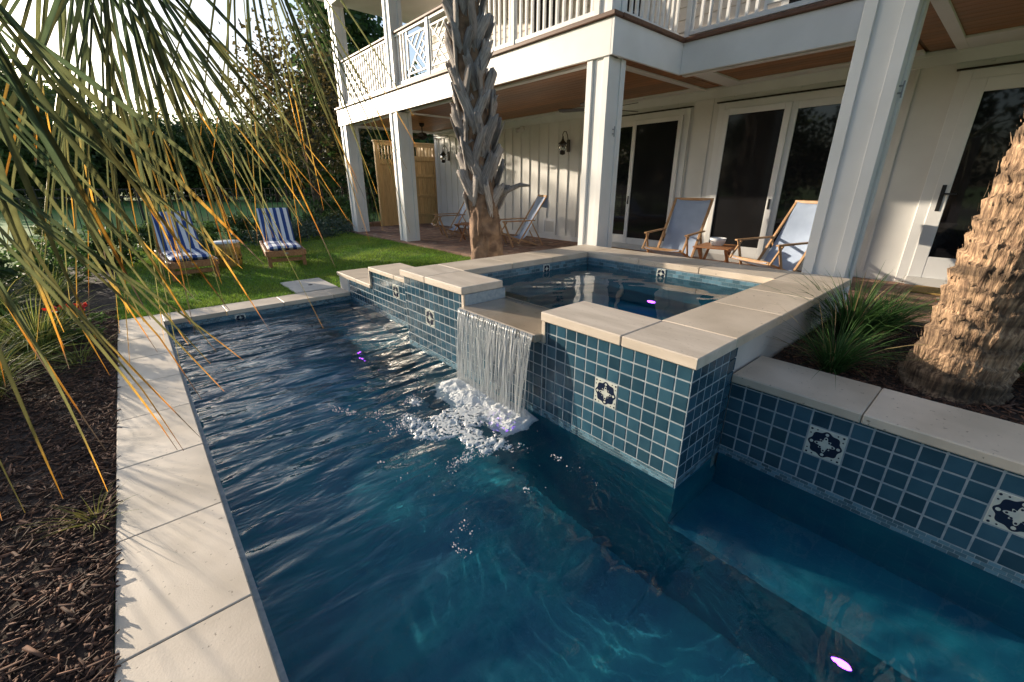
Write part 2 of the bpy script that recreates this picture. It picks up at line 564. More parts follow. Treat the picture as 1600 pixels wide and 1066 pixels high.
def stripes_mat(name):
    m = bpy.data.materials.new(name); m.use_nodes = True
    N = m.node_tree.nodes; Lk = m.node_tree.links
    b = N['Principled BSDF']; b.inputs['Roughness'].default_value = .85
    tc = N.new('ShaderNodeTexCoord'); sp = N.new('ShaderNodeSeparateXYZ')
    Lk.new(tc.outputs['Object'], sp.inputs[0])
    # nine stripes over 0.56 m, white outside
    a = N.new('ShaderNodeMath'); a.operation = 'MULTIPLY_ADD'; a.inputs[1].default_value = 1 / .1245; a.inputs[2].default_value = 10.0
    Lk.new(sp.outputs['X'], a.inputs[0])
    fr = N.new('ShaderNodeMath'); fr.operation = 'FRACT'
    Lk.new(a.outputs[0], fr.inputs[0])
    gt = N.new('ShaderNodeMath'); gt.operation = 'GREATER_THAN'; gt.inputs[1].default_value = .5
    Lk.new(fr.outputs[0], gt.inputs[0])
    mx = N.new('ShaderNodeMix'); mx.data_type = 'RGBA'
    mx.inputs[6].default_value = (.022, .065, .24, 1); mx.inputs[7].default_value = (.74, .77, .82, 1)
    Lk.new(gt.outputs[0], mx.inputs[0]); Lk.new(mx.outputs[2], b.inputs['Base Color'])
    nb = N.new('ShaderNodeTexNoise'); nb.inputs['Scale'].default_value = 14
    bp = N.new('ShaderNodeBump'); bp.inputs['Strength'].default_value = .35; bp.inputs['Distance'].default_value = .02
    Lk.new(tc.outputs['Object'], nb.inputs['Vector']); Lk.new(nb.outputs['Fac'], bp.inputs['Height']); Lk.new(bp.outputs[0], b.inputs['Normal'])
    return m


K['stripe'] = stripes_mat('striped_canvas')


def foam_mat(name, tr):
    m = bpy.data.materials.new(name); m.use_nodes = True
    b = m.node_tree.nodes['Principled BSDF']
    b.inputs['Base Color'].default_value = (.82, .84, .84, 1)
    b.inputs['Roughness'].default_value = .25
    b.inputs['IOR'].default_value = 1.33
    b.inputs['Transmission Weight'].default_value = tr
    return m


K['foam'] = foam_mat('foam', .30)
K['strand'] = foam_mat('falling_water', .45)

# ------------------------------------------------------------------ ground
ZW = -0.11          # pool water
ZS = 0.512          # spa water
ST = 0.648          # spa coping top


def lawn_z(x, y):
    x = np.asarray(x, float); y = np.asarray(y, float)
    t = np.clip((x - 2.2) / 2.2, 0, 1); t = t * t * (3 - 2 * t)
    g = np.clip((y - 6.2) / 6, 0, 1)
    return -.012 + .165 * t + .06 * g * (1 - t) + .02 * (fbm(x * .9, y * .9) - .5)


X = [-400, -80, -12, -.30, 2.45, 4.6, 14, 80, 400]
Y = [-120, -30, -3, .85, 3.70, 6.1, 15.5, 40, 120, 700]
V = []; F = []
for x in X:
    for y in Y: V.append((x, y, -.045 if y < 16 else .0))
for i in range(len(X) - 1):
    for j in range(len(Y) - 1):
        if i == 3 and 2 <= j <= 4: continue
        if i == 4 and j == 3: continue
        n = len(Y)
        F.append((i * n + j, (i + 1) * n + j, (i + 1) * n + j + 1, i * n + j + 1))
g = npobj('ground', V, F, K['ground']); tag(g, kind='structure')

# lawn
gx, gy, gf = grid(-.37, 4.62, 90, 6.215, 13.6, 120)
v1 = np.stack([gx, gy, lawn_z(gx, gy)], -1).reshape(-1, 3)
gx2, gy2, gf2 = grid(2.52, 4.62, 40, 3.745, 6.215, 50)
v2 = np.stack([gx2, gy2, lawn_z(gx2, gy2)], -1).reshape(-1, 3)
lawn = npobj('lawn', np.vstack([v1, v2]), np.vstack([gf, gf2 + len(v1)]), K['lawnbase'], smooth=True)
tag(lawn, kind='structure')


def blades(P, h, w, lean, seed, segs=2):
    """P base points (n,3); arrays of height; returns V,F (quads) for tapered bent blades"""
    r = np.random.default_rng(seed)
    n = len(P)
    a = r.uniform(0, 2 * PI, n)
    ld = r.uniform(0, 2 * PI, n)
    ln = lean * r.uniform(.3, 1.3, n)
    W = np.stack([np.cos(a), np.sin(a), np.zeros(n)], -1) * (w / 2)[:, None]
    D = np.stack([np.cos(ld), np.sin(ld), np.zeros(n)], -1)
    vs = []
    for s in range(segs + 1):
        t = s / segs
        c = P + D * (ln * h * t ** 1.8)[:, None]
        c[:, 2] = P[:, 2] + h * (t - .25 * ln * t * t)
        k = (1 - t) * .9 + .1
        vs += [c - W * k, c + W * k]
    V = np.stack(vs, 1).reshape(-1, 3)
    m = 2 * (segs + 1)
    base = (np.arange(n) * m)[:, None]
    F = np.concatenate([base + np.array([2 * s, 2 * s + 1, 2 * s + 3, 2 * s + 2])[None] for s in range(segs)], 0)
    return V, F


n = 120000
px = rng.uniform(-.36, 4.6, n); py = 6.22 + (13.2 - 6.22) * rng.uniform(0, 1, n) ** 1.25
n2 = 26000
px = np.concatenate([px, rng.uniform(2.53, 4.6, n2)]); py = np.concatenate([py, rng.uniform(3.75, 6.22, n2)])
keep = ~((px > 1.49) & (px < 2.08) & (py < 7.1)) & ~((px < 2.5) & (py < 6.23))
px = px[keep]; py = py[keep]
P = np.stack([px, py, lawn_z(px, py) - .004], -1)
hh = (.022 + .03 * rng.uniform(0, 1, len(P))) * (.6 + .8 * fbm(px * 1.6, py * 1.6))
v, f = blades(P, hh, np.full(len(P), .0075), .9, 3)
gr = npobj('lawn_grass', v, f, K['blade'])
tag(gr, 'short green lawn grass between the pool and the porch', 'grass', kind='stuff')

# mulch beds
gx, gy, gf = grid(-6, -.352, 120, -2.5, 11, 200)
gz = -.035 + .045 * fbm(gx * 2.3, gy * 2.3) + .02 * fbm(gx * 9, gy * 9)
bed = npobj('mulch_bed', np.stack([gx, gy, gz], -1), gf, K['mulchbase'], smooth=True)
tag(bed, kind='structure')
gx, gy, gf = grid(2.6, 4.62, 60, -2.6, .815, 80)
gz = .325 + .05 * fbm(gx * 3, gy * 3)
bed2 = npobj('planter_soil', np.stack([gx, gy, gz], -1), gf, K['mulchbase'], smooth=True)
tag(bed2, kind='structure')


def chips(xs, ys, zs, seed, big=1.0):
    r = np.random.default_rng(seed)
    n = len(xs)
    L = (.008 + .075 * r.uniform(0, 1, n) ** 2.6) * big; W = (.002 + .010 * r.uniform(0, 1, n) ** 1.8) * big; T = r.uniform(.002, .005, n) * big
    a = r.normal(.5, .9, n); p = r.normal(0, .28, n)
    d = np.stack([np.cos(a) * np.cos(p), np.sin(a) * np.cos(p), np.sin(p)], -1)
    s = np.stack([-np.sin(a), np.cos(a), r.normal(0, .4, n)], -1)
    u = np.cross(d, s)
    c = np.stack([xs, ys, zs], -1)
    vs = []
    for i in (-1, 1):
        for j in (-1, 1):
            for k in (-1, 1):
                tap = .55 if i > 0 else 1
                vs.append(c + d * (i * L / 2)[:, None] + s * (j * tap * W / 2)[:, None] + u * (k * T / 2)[:, None])
    V = np.stack(vs, 1).reshape(-1, 3)
    fs = np.array([(0, 1, 3, 2), (4, 6, 7, 5), (0, 4, 5, 1), (2, 3, 7, 6), (0, 2, 6, 4), (1, 5, 7, 3)])
    F = ((np.arange(n) * 8)[:, None, None] + fs[None]).reshape(-1, 4)
    return V, F


n = 34000
cx = -.36 - 2.1 * rng.uniform(0, 1, n) ** 1.3; cyy = .3 + 6.5 * rng.uniform(0, 1, n) ** 1.5
cz = -.035 + .045 * fbm(cx * 2.3, cyy * 2.3) + .02 * fbm(cx * 9, cyy * 9) + rng.uniform(0, .012, n)
v, f = chips(cx, cyy, cz, 5, 1.15)
tag(npobj('mulch', v, f, K['chip']), 'dark shredded bark mulch beside the long pool coping', 'mulch', kind='stuff')
n = 7000
cx = rng.uniform(2.78, 4.5, n); cyy = rng.uniform(-.9, .8, n)
cz = .325 + .05 * fbm(cx * 3, cyy * 3) + rng.uniform(0, .012, n)
v, f = chips(cx, cyy, cz, 6, 1.1)
tag(npobj('mulch', v, f, K['chip']), 'brown bark mulch around the palm in the raised planter', 'mulch', kind='stuff')

# ------------------------------------------------------------------ pool shell
pool = empty('pool', (1.2, 1.8, -1.25)); tag(pool, kind='structure')
ZF = -1.22


def receiver(o):
    o.cycles.is_caustics_receiver = True
    return o


receiver(B(-.2, 2.6, -2.9, 6.1, ZF - .1, ZF).obj('floor', K['plaster'], pool))
receiver(B(-.25, .045, -2.9, 6.05, ZF, -.12).obj('side_wall', K['plaster'], pool))
receiver(B(.045, 2.45, 5.855, 6.05, ZF, -.12).obj('end_wall', K['plaster'], pool))
receiver(B(.045, 2.45, -2.9, -2.7, ZF, -.12).obj('end_wall', K['plaster'], pool))
receiver(B(1.850, 2.45, -2.7, .835, ZF, -.50, .02).obj('bench', K['plaster'], pool))
receiver(B(1.62, 2.2, 4.2, 5.85, ZF, -.62, .03).obj('step', K['plaster'], pool))
B(-.25, .048, -2.9, 6.05, -.12, -.051).obj('bond_beam', K['grout'], pool)
B(.048, 2.12, 5.858, 6.05, -.12, -.051).obj('bond_beam', K['grout'], pool)
B(-.345, .0, -2.9, 6.2, -.10, -.052).obj('coping_bed', K['grout'], pool)


def stones(xs, ys, z0, z1, m, parent, b=.004, gap=.0035, jig=.0):
    out = []
    for i in range(len(xs) - 1):
        for j in range(len(ys) - 1):
            dz = random.uniform(-1, 1) * .0012
            out.append(B(xs[i] + gap / 2, xs[i + 1] - gap / 2, ys[j] + gap / 2, ys[j + 1] - gap / 2, z0, z1 + dz, b).obj('coping_stone', K[m], parent))
    return out


js = [1.477 + .637 * k for k in range(-6, 7)]
stones([-.352, .030], [-2.9] + [j for j in js if j < 5.8] + [5.84, 6.225], -.05, 0, 'trav', pool)
stones([.030, .62, 1.24, 1.86, 2.09], [5.84, 6.225], -.05, 0, 'trav', pool)

# waterline mosaic on the far wall and left wall
_tile = {}


def tile_mesh(w, h, axis, m='tile', t=.008, b=.0022):
    k = (round(w, 4), round(h, 4), axis, m)
    if k not in _tile:
        if axis == 'x': mb = B(-t, t, -w / 2, w / 2, -h / 2, h / 2, b)
        else: mb = B(-w / 2, w / 2, -t, t, -h / 2, h / 2, b)
        _tile[k] = mb.mesh('tile', K[m])
    return _tile[k]


PT = .0805


def tiles(parent, axis, plane, u0, dirn, length, zb, nr, skip=(), top=None):
    """grid of wall tiles: columns run from u0 in direction dirn over a length, rows upwards from zb; plane = face position"""
    nc = int(math.ceil(length / PT - .12))
    for c in range(nc):
        cw = min(PT, length - c * PT)
        for r_ in range(nr):
            if (c, r_) in skip: continue
            h = PT - .0072; z = zb + PT * (r_ + .5)
            if top is not None and r_ == nr - 1:
                h = top - (zb + PT * r_) - .004; z = zb + PT * r_ + .002 + h / 2
            u = u0 + dirn * (PT * c + cw / 2)
            loc = (plane + .0062, u, z) if axis == 'x' else (u, plane + .0062, z)
            inst('tile', tile_mesh(cw - .0072, h, axis), loc, parent,
                 rot=(random.uniform(-1, 1) * .006, random.uniform(-1, 1) * .006, random.uniform(-1, 1) * .006))


def mosaic(name, parent, axis, plane, u0, u1, zs, w=.038, hgt=.0178, mm='mosaic'):
    mb = MB()
    for q, z in enumerate(zs):
        u = u0 - (w / 2 if q % 2 else 0)
        while u < u1:
            a = max(u, u0) + .0014; b_ = min(u + w, u1) - .0014
            if b_ - a > .004:
                t = .0016 + random.uniform(0, .0012)
                if axis == 'x': mb.box(plane - t, plane + .004, a, b_, z + .0012, z + hgt - .0012)
                else: mb.box(a, b_, plane - t, plane + .004, z + .0012, z + hgt - .0012)
            u += w
    o = mb.obj(name, K[mm], parent)
    o['kind'] = 'stuff'
    return o


def star(n, f, R0):
    return [(R0 * f(2 * PI * k / n) * math.cos(2 * PI * k / n), R0 * f(2 * PI * k / n) * math.sin(2 * PI * k / n)) for k in range(n)]


def deco(parent, axis, plane, u, z, s=.156):
    """hand painted quatrefoil tile, 2 x 2 field tiles in size"""
    if axis == 'x':
        base = Matrix(((0, 0, -1, plane), (-1, 0, 0, u), (0, 1, 0, z), (0, 0, 0, 1)))
    else:
        base = Matrix(((1, 0, 0, u), (0, 0, -1, plane), (0, 1, 0, z), (0, 0, 0, 1)))
    h = s / 2
    p = MB().box(-h, h, -h, h, -.006, .0025, .002, base).obj('decorative_tile', K['deco_light'], parent)
    d = MB(); l = MB()
    # dark lobed field, a ring of light scallops, light petals and dark eyes, corner scrolls
    d.prism(star(96, lambda a: .86 + .06 * math.cos(8 * a), h), .002, .0032, base)
    l.prism(star(96, lambda a: .22 + .34 * abs(math.cos(2 * a)) ** 4 + .20 * abs(math.sin(2 * a)) ** 8, h), .003, .0040, base)
    for k in range(4):
        a = PI / 2 * k
        for (rr, sz, tgt, z0) in ((.30, .06, d, .0046), (.72, .10, l, .003), (.42, .06, d, .0046)):
            aa = a + (PI / 4 if rr in (.30, .70) else 0)
            if tgt is l or rr != .66:
                c = (rr * h * math.cos(aa), rr * h * math.sin(aa))
                tgt.prism([(c[0] + sz * h * math.cos(t), c[1] + sz * h * math.sin(t)) for t in np.linspace(0, 2 * PI, 9)[:-1]], z0 - .001, z0 + .0012, base)
        aa = a + PI / 4
        c = (1.20 * h * math.cos(aa), 1.20 * h * math.sin(aa))
        d.prism([(c[0] + .07 * h * math.cos(t), c[1] + .07 * h * math.sin(t)) for t in np.linspace(0, 2 * PI, 9)[:-1]], .002, .0034, base)
        for sg in (-.22, .22):
            c = (1.02 * h * math.cos(aa + sg), 1.02 * h * math.sin(aa + sg))
            d.prism([(c[0] + .05 * h * math.cos(t), c[1] + .05 * h * math.sin(t)) for t in np.linspace(0, 2 * PI, 7)[:-1]], .002, .0034, base)
    d.obj('dark_motif', K['deco_dark'], p)
    l.obj('light_motif', K['deco_light'], p)
    return p


MZ = [-.11 + .018 * k for k in range(3)]
mosaic('waterline_mosaic', pool, 'y', 5.858, .05, 2.1, [-.128, -.110, -.092, -.074])
mb = MB()
deco(pool, 'y', 5.852, .742, -.115, .11)

# ------------------------------------------------------------------ raised spa
spa = empty('raised_spa', (3.2, 2.27, 0), label='raised square spa with travertine coping, blue tiles and a spillway', cat='spa')
SX0, SX1, SY0, SY1 = 1.862, 4.52, .828, 3.715
IX0, IX1, IY0, IY1 = 2.27, 4.03, 1.255, 3.255
WY0, WY1 = 1.83, 2.70
receiver(B(SX0 - .006, SX1, SY0 - .006, SY1, ZF, -.301).obj('shell_base', K['plaster'], spa))
# walls round the basin
B(SX0 - .006, IX0, SY0 - .006, WY0, -.30, .587).obj('front_wall', K['grout'], spa)
B(SX0 - .006, IX0, WY1, SY1, -.30, .587).obj('front_wall', K['grout'], spa)
B(SX0 - .006, IX0, WY0, WY1, -.30, .44).obj('front_wall', K['grout'], spa)
B(IX0, SX1, SY0 + .006, IY0, -.30, .587).obj('side_wall', K['stucco'], spa)
B(IX0, SX1, IY1 + .031, SY1, -.30, .587).obj('side_wall', K['stucco'], spa)
B(IX1 + .031, SX1 - .002, IY0, IY1, -.30, .586).obj('back_wall', K['stucco'], spa)
for a in ((IX0 - .002, IX0 + .02, IY0, IY1, -.298, .43), (IX1 - .02, IX1 + .03, IY0, IY1, -.298, .49),
          (IX0, IX1, IY0 - .002, IY0 + .02, -.299, .49), (IX0, IX1, IY1 - .02, IY1 + .03, -.299, .49)):
    receiver(B(*a).obj('basin_lining', K['plaster'], spa))
receiver(B(IX0 + .4, IX1, IY1 - .42, IY1 - .02, -.3, .12, .02).obj('seat_ledge', K['plaster'], spa))
receiver(B(IX1 - .42, IX1 - .02, IY0, IY1 - .43, -.3, .12, .02).obj('seat_ledge', K['plaster'], spa))
# inner mosaic bands
MI = [.488 + .0325 * k for k in range(3)]
mosaic('inner_mosaic', spa, 'x', IX1 + .004, IY0, IY1, MI, w=.062, hgt=.0325)
mb_ = mosaic('inner_mosaic', spa, 'y', IY1 + .004, IX0, IX1, MI, w=.062, hgt=.0325)
B(IX1 + .0035, IX1 + .03, IY0, IY1, .488, .587).obj('mosaic_backing', K['grout'], spa)
B(IX0, IX1, IY1 + .0035, IY1 + .03, .488, .587).obj('mosaic_backing', K['grout'], spa)
deco(spa, 'x', IX1 - .002, 2.28, .536, .10)
deco(spa, 'y', IY1 - .002, 3.33, .536, .10)
# coping
ov = .035
stones([SX0 - ov, IX0 - .02], [SY0 - ov, 1.22, WY0], .588, ST, 'trav2', spa, .006)
stones([SX0 - ov, IX0 - .02], [WY1, 3.28, SY1 + .03], .588, ST, 'trav2', spa, .006)
stones([IX0 - .02, 2.90, 3.50, 4.03 - .02, SX1 + .03], [SY0 - ov, IY0 - .02], .588, ST, 'trav', spa, .006)
stones([IX0 - .02, 2.86, 3.44, IX1 + .02, SX1 + .03], [IY1 + .02, SY1 + .03], .588, ST, 'trav', spa, .006)
stones([IX1 + .02, SX1 + .03], [IY0 - .02, 1.90, 2.58, IY1 + .02], .588, ST, 'trav', spa, .006)
# cheeks beside the spillway and the weir stone
B(SX0 - .02, IX0 - .022, WY1 + .002, WY1 + .03, .440, .5865).obj('spillway_cheek', K['trav'], spa)
B(SX0 - .02, IX0 - .022, WY0 - .03, WY0 - .002, .440, .5865).obj('spillway_cheek', K['trav'], spa)
B(SX0 - .075, IX0 + .02, WY0 + .001, WY1 - .001, .442, .500, .008).obj('spillway_stone', K['wet'], spa)
# tiles: right pier, left pier, side return
ZB = -.056
fx = SX0 - .006
yr = SY0 - .004
tiles(spa, 'x', fx, yr, 1, 1.828 - yr, ZB, 8, {(c, r_) for c in (5, 6) for r_ in (3, 4)})
deco(spa, 'x', fx - .001, yr + PT * 6, ZB + PT * 4)
tiles(spa, 'x', fx, 2.702, 1, SY1 - 2.702, ZB, 8, {(c, r_) for c in (6, 7) for r_ in (3, 4)})
deco(spa, 'x', fx - .001, 2.702 + PT * 7, ZB + PT * 4)
tiles(spa, 'x', fx, 1.832, 1, .866, ZB, 6)
tiles(spa, 'y', SY0 - .006, 1.858, 1, .50, ZB, 8)
mosaic('mosaic_band', spa, 'x', fx + .0005, .83, 1.82, MZ)
mosaic('mosaic_band', spa, 'x', fx + .0005, 1.83, 3.70, MZ)
mosaic('mosaic_band', spa, 'y', SY0 - .0055, 1.865, 2.36, MZ)

# ------------------------------------------------------------------ planter wall (right) and stepped wall (left)
pw = empty('planter_wall', (2.57, -.8, 0), label='low blue tiled planter wall with travertine cap along the pool bench', cat='wall')
PX = 2.365
B(PX - .006, PX + .30, -2.9, SY0 - .008, ZF, .359).obj('wall_core', K['grout'], pw)
stones([PX - .025, PX + .40], [-2.9, -1.35, -.80, .235, SY0 - .004], .36, .41, 'trav', pw, .006)
u0 = .822
sk = set()
c1 = 5; c2 = 13
for c in (c1, c1 + 1, c2, c2 + 1):
    for r_ in (2, 3): sk.add((c, r_))
tiles(pw, 'x', PX - .006, u0, -1, 24 * PT, ZB, 6, sk, top=.358)
for c in (c1, c2):
    deco(pw, 'x', PX - .007, u0 - PT * (c + 1), ZB + PT * 3)
mosaic('mosaic_band', pw, 'x', PX - .0055, -1.2, .822, MZ)

sw = empty('stepped_wall', (2.3, 4.8, 0), label='blue tiled wall stepping down from the spa to the far coping', cat='wall')
WX = 2.10
B(WX - .006, WX + .38, SY1 + .002, 5.06, ZF, .406).obj('wall_core', K['grout'], sw)
B(WX - .006, WX + .38, 5.062, 5.90, ZF, .182).obj('wall_core', K['grout'], sw)
stones([WX - .03, WX + .41], [SY1 + .033, 4.40, 5.085], .407, .457, 'trav', sw, .006)
stones([WX - .03, WX + .41], [5.088, 5.55, 6.225], .183, .233, 'trav', sw, .006)
B(WX - .006, WX + .38, 5.902, 6.20, -.2, .182).obj('wall_core', K['stucco'], sw)
B(WX - .028, WX + .40, 5.062, 5.084, .233, .4065).obj('riser', K['trav'], sw)
sk = {(c, r_) for c in (7, 8) for r_ in (3, 4)}
tiles(sw, 'x', WX - .006, 5.055, -1, 5.055 - 3.72, ZB, 6, sk, top=.405)
deco(sw, 'x', WX - .007, 5.055 - PT * 8, ZB + PT * 4)
tiles(sw, 'x', WX - .006, 5.845, -1, .78, ZB, 3)
mosaic('mosaic_band', sw, 'x', WX - .0055, 3.72, 5.845, MZ)

pad = B(1.50, 2.07, 6.235, 7.08, -.04, .012, .006).obj('stepping_slab', K['concrete'])
tag(pad, 'pale square slab in the grass behind the far pool coping', 'slab')
MB().lathe([(.0, .0035), (.03, .003), (.034, 0)], 16, (1.80, 6.62, .012)).obj('lid_hole', K['deco_dark'], pad)

for a in ((SX0 - .0105, SX0 - .0062, SY0 - .0105, SY1, spa), (SX0 - .0061, IX0, SY0 - .0100, SY0 - .0062, spa), (PX - .0105, PX - .0062, -2.7, SY0 - .0115, pw), (WX - .0105, WX - .0062, SY1, 5.86, sw)):
    receiver(B(a[0], a[1], a[2], a[3], ZF, -.1125).obj('submerged_render', K['plaster'], a[4]))

# ------------------------------------------------------------------ water
wr = np.random.default_rng(4)
WAV = []
for k in range(34):
    lam = wr.uniform(.25, .9)
    WAV.append((wr.normal(R(78), R(26)), lam, wr.uniform(0, 6.28), lam ** 1.15))
SRC = [(1.74, y) for y in np.linspace(1.86, 2.66, 9)]


def waves(x, y):
    z = np.zeros_like(x)
    wx = x + .10 * (fbm(x * 1.7, y * 1.7) - .5); wy = y + .16 * (fbm(x * 1.3 + 9, y * 1.3) - .5)
    amp = .32 + .68 * np.clip((y - 1.25) / 1.0, 0, 1)
    amp = amp * (.65 + .7 * fbm(x * 1.1 + 3, y * 1.1))
    for a, lam, ph, w in WAV:
        z = z + w * np.sin(2 * PI / lam * (wx * math.cos(a) + wy * math.sin(a)) + ph)
    z = z * .00075
    c = np.zeros_like(x)
    for (sx, sy), ph in zip(SRC, wr.uniform(0, 6.28, len(SRC))):
        d = np.hypot(x - sx, y - sy)
        c = c + np.sin(2 * PI * d / .115 + ph) * np.exp(-d / .75) + .6 * np.sin(2 * PI * d / .061 + 2 * ph) * np.exp(-d / .5)
    z = z + .00035 * c
    return z


gx, gy, gf = grid(-2.2, PX + .1, 300, -1.6, 8.2, 640)  # sheet extended unseen under coping and soil so sun refracts onto the floor
gz = ZW + waves(gx, gy)
water = npobj('water', np.stack([gx, gy, gz], -1), gf, K['water'], smooth=True)
tag(water, kind='structure')
water.cycles.is_caustics_caster = True
gx, gy, gf = grid(IX0 - .02, IX1 + .003, 150, IY0 + .0, IY1 + .003, 160)
gz = ZS + .0010 * np.sin(gx * 23 + 3 * np.sin(gy * 5)) * np.sin(gy * 19) + .0012 * (fbm(gx * 4, gy * 4) - .5)
sp_w = npobj('water', np.stack([gx, gy, gz], -1), gf, K['water_still'], smooth=True)
tag(sp_w, kind='structure')
sp_w.cycles.is_caustics_caster = True

# spillway: film on the stone, falling strands
wf = empty('waterfall', (1.78, 2.27, ZW), label='thin curtain of water falling from the spa spillway into the pool', cat='waterfall')
sr = np.random.default_rng(21)
ns = 290
mb = MB()
for k in range(ns):
    y0 = WY0 + .02 + (WY1 - WY0 - .04) * min(1, max(0, (k + sr.normal(0, 1.6)) / (ns - 1)))
    z0 = .498 if sr.uniform() < .8 else .44
    dr = sr.normal(0, .026)
    r0 = .0008 + .0036 * sr.uniform() ** 3.2
    pts = []; rad = []
    m_ = 16
    zend = ZW - .01 if sr.uniform() < .8 else sr.uniform(-.05, .25)
    ph = sr.uniform(0, 6.28)
    for i in range(m_ + 1):
        t = i / m_
        z = z0 + (zend - z0) * t
        dz = .50 - z
        xx = SX0 - .079 - .055 * math.sqrt(max(dz, 0) / .6) - .010 * math.sin(k * 1.3) * t
        yy = y0 + dr * t + .0035 * math.sin(9 * t + ph) + (2.265 - y0) * .05 * t
        pts.append((xx, yy, z))
        rad.append(r0 * (1.25 - .4 * t) * (1 + .45 * math.sin(11 * t * (1 + .3 * math.sin(k)) + ph * 2)))
    mb.tube(pts, rad, 6)
st = mb.obj('water_strand', K['strand'], wf, smooth=True); st['kind'] = 'stuff'


# foam
ico_v = []; ico_f = []
t = (1 + 5 ** .5) / 2
_iv = np.array([(-1, t, 0), (1, t, 0), (-1, -t, 0), (1, -t, 0), (0, -1, t), (0, 1, t), (0, -1, -t), (0, 1, -t), (t, 0, -1), (t, 0, 1), (-t, 0, -1), (-t, 0, 1)]) / math.sqrt(1 + t * t)
_if = np.array([(0, 11, 5), (0, 5, 1), (0, 1, 7), (0, 7, 10), (0, 10, 11), (1, 5, 9), (5, 11, 4), (11, 10, 2), (10, 7, 6), (7, 1, 8), (3, 9, 4), (3, 4, 2), (3, 2, 6), (3, 6, 8), (3, 8, 9), (4, 9, 5), (2, 4, 11), (6, 2, 10), (8, 6, 7), (9, 8, 1)])


def balls(C, r):
    V = (C[:, None, :] + _iv[None] * r[:, None, None]).reshape(-1, 3)
    F = ((np.arange(len(C)) * 12)[:, None, None] + _if[None]).reshape(-1, 3)
    return V, F


def foam_density(x, y):
    d = np.hypot((x - 1.70) / .34, (np.clip(np.abs(y - 2.26) - .36, 0, 9)) / .16)
    core = np.exp(-d * d)
    far = np.exp(-(((x - 1.33) / .36) ** 2 + ((y - 2.10) / .50) ** 2))
    pat = fbm(x * 6.5 + 4, y * 6.5, 0, 5)
    return core, np.clip(far * 1.1 + core * .6, 0, 1.2) * np.clip((pat - .46) / .1, 0, 1)


foam = empty('foam', (1.6, 2.25, ZW), label='white foam where the falling water churns the pool', cat='foam'); foam['kind'] = 'stuff'
gx, gy, gf = grid(.80, 1.85, 300, 1.10, 3.0, 540)
far = np.exp(-(((gx - 1.42) / .33) ** 2 + ((gy - 2.12) / .46) ** 2)) + .35 * np.exp(-(((gx - 1.30) / .10) ** 2 + ((gy - 1.42) / .12) ** 2))
wxx = gx + .12 * (fbm(gx * 4, gy * 4) - .5); wyy = gy + .12 * (fbm(gx * 4 + 7, gy * 4) - .5)
pat = fbm(wxx * 7 + 4, wyy * 4.6, 0, 3) * .72 + fbm(gx * 38, gy * 38, 0, 3) * .28
cell = fbm(gx * 75, gy * 75, 2, 2)
lv = pat - (.76 - .33 * far)
gz = ZW + waves(gx, gy) + np.clip(lv * .12, -.004, .012) + .0035 * (cell - .5) * (lv > -.02) + .0015
fm = (lv.reshape(-1)[gf] > 0).all(1) & (cell.reshape(-1)[gf].mean(1) > .36)
o = npobj('foam_sheet', np.stack([gx, gy, gz], -1), gf[fm], K['foam'], foam, smooth=True); o['kind'] = 'stuff'
n = 60000
fx_ = wr.uniform(.75, 1.85, n); fy_ = wr.uniform(1.1, 3.0, n)
far = np.exp(-(((fx_ - 1.42) / .36) ** 2 + ((fy_ - 2.12) / .5) ** 2))
pat = fbm((fx_ + .12 * (fbm(fx_ * 4, fy_ * 4) - .5)) * 7 + 4, (fy_ + .12 * (fbm(fx_ * 4 + 7, fy_ * 4) - .5)) * 4.6, 0, 3)
pk = wr.uniform(0, 1, n) < np.clip((pat - (.66 - .28 * far)) * 6, 0.0, 1) * .5 + .006 * far
fx_, fy_ = fx_[pk], fy_[pk]
rr = .0012 + .0042 * wr.uniform(0, 1, len(fx_)) ** 3
fz_ = ZW + waves(fx_, fy_) + rr * .5 + .001
v, f = balls(np.stack([fx_, fy_, fz_], -1), rr)
o = npobj('foam_bubble', v, f, K['foam'], foam, smooth=True); o['kind'] = 'stuff'
# churned heap right under the fall: a billowing height field
gx, gy, gf = grid(1.30, 1.86, 170, 1.70, 2.84, 340)
def billow(x, y, z=0.):
    return np.sqrt(np.clip(1 - np.abs(2 * vn(x, y, z) - 1), 0, 1))


ex = np.clip((gx - 1.40 - .16 * (fbm(gx * 5, gy * 5, 3) - .5)) / .26, 0, 1) * np.clip((1.83 - gx) / .03, 0, 1)
ey = np.clip((.50 + .10 * (fbm(gx * 6, gy * 6, 8) - .5) - np.abs(gy - 2.26)) / .10, 0, 1)
env = ex * ey
hz = env ** .7 * (.002 + .036 * fbm(gx * 8, gy * 8, 1, 2)) + (.30 + .70 * env) * (.022 * billow(gx * 13, gy * 13) + .010 * billow(gx * 34, gy * 34, 4) + .008 * billow(gx * 85, gy * 85, 6)) - .031
hz = np.where(env > .01, hz, -.03)
fm = (hz.reshape(-1)[gf] > -.010).all(1)
gz0 = waves(gx, gy)
hz = hz + gz0
o = npobj('foam_heap', np.stack([gx, gy, ZW + hz], -1), gf[fm], K['foam'], foam, smooth=True); o['kind'] = 'stuff'


n = 420
sx_ = 1.72 - np.abs(wr.normal(0, .06, n)); sy_ = wr.uniform(1.86, 2.68, n); sz_ = ZW + .02 + np.abs(wr.normal(0, .035, n))
v, f = balls(np.stack([sx_, sy_, sz_], -1), wr.uniform(.0008, .0024, n))
o = npobj('spray_drop', v, f, K['strand'], wf, smooth=True); o['kind'] = 'stuff'


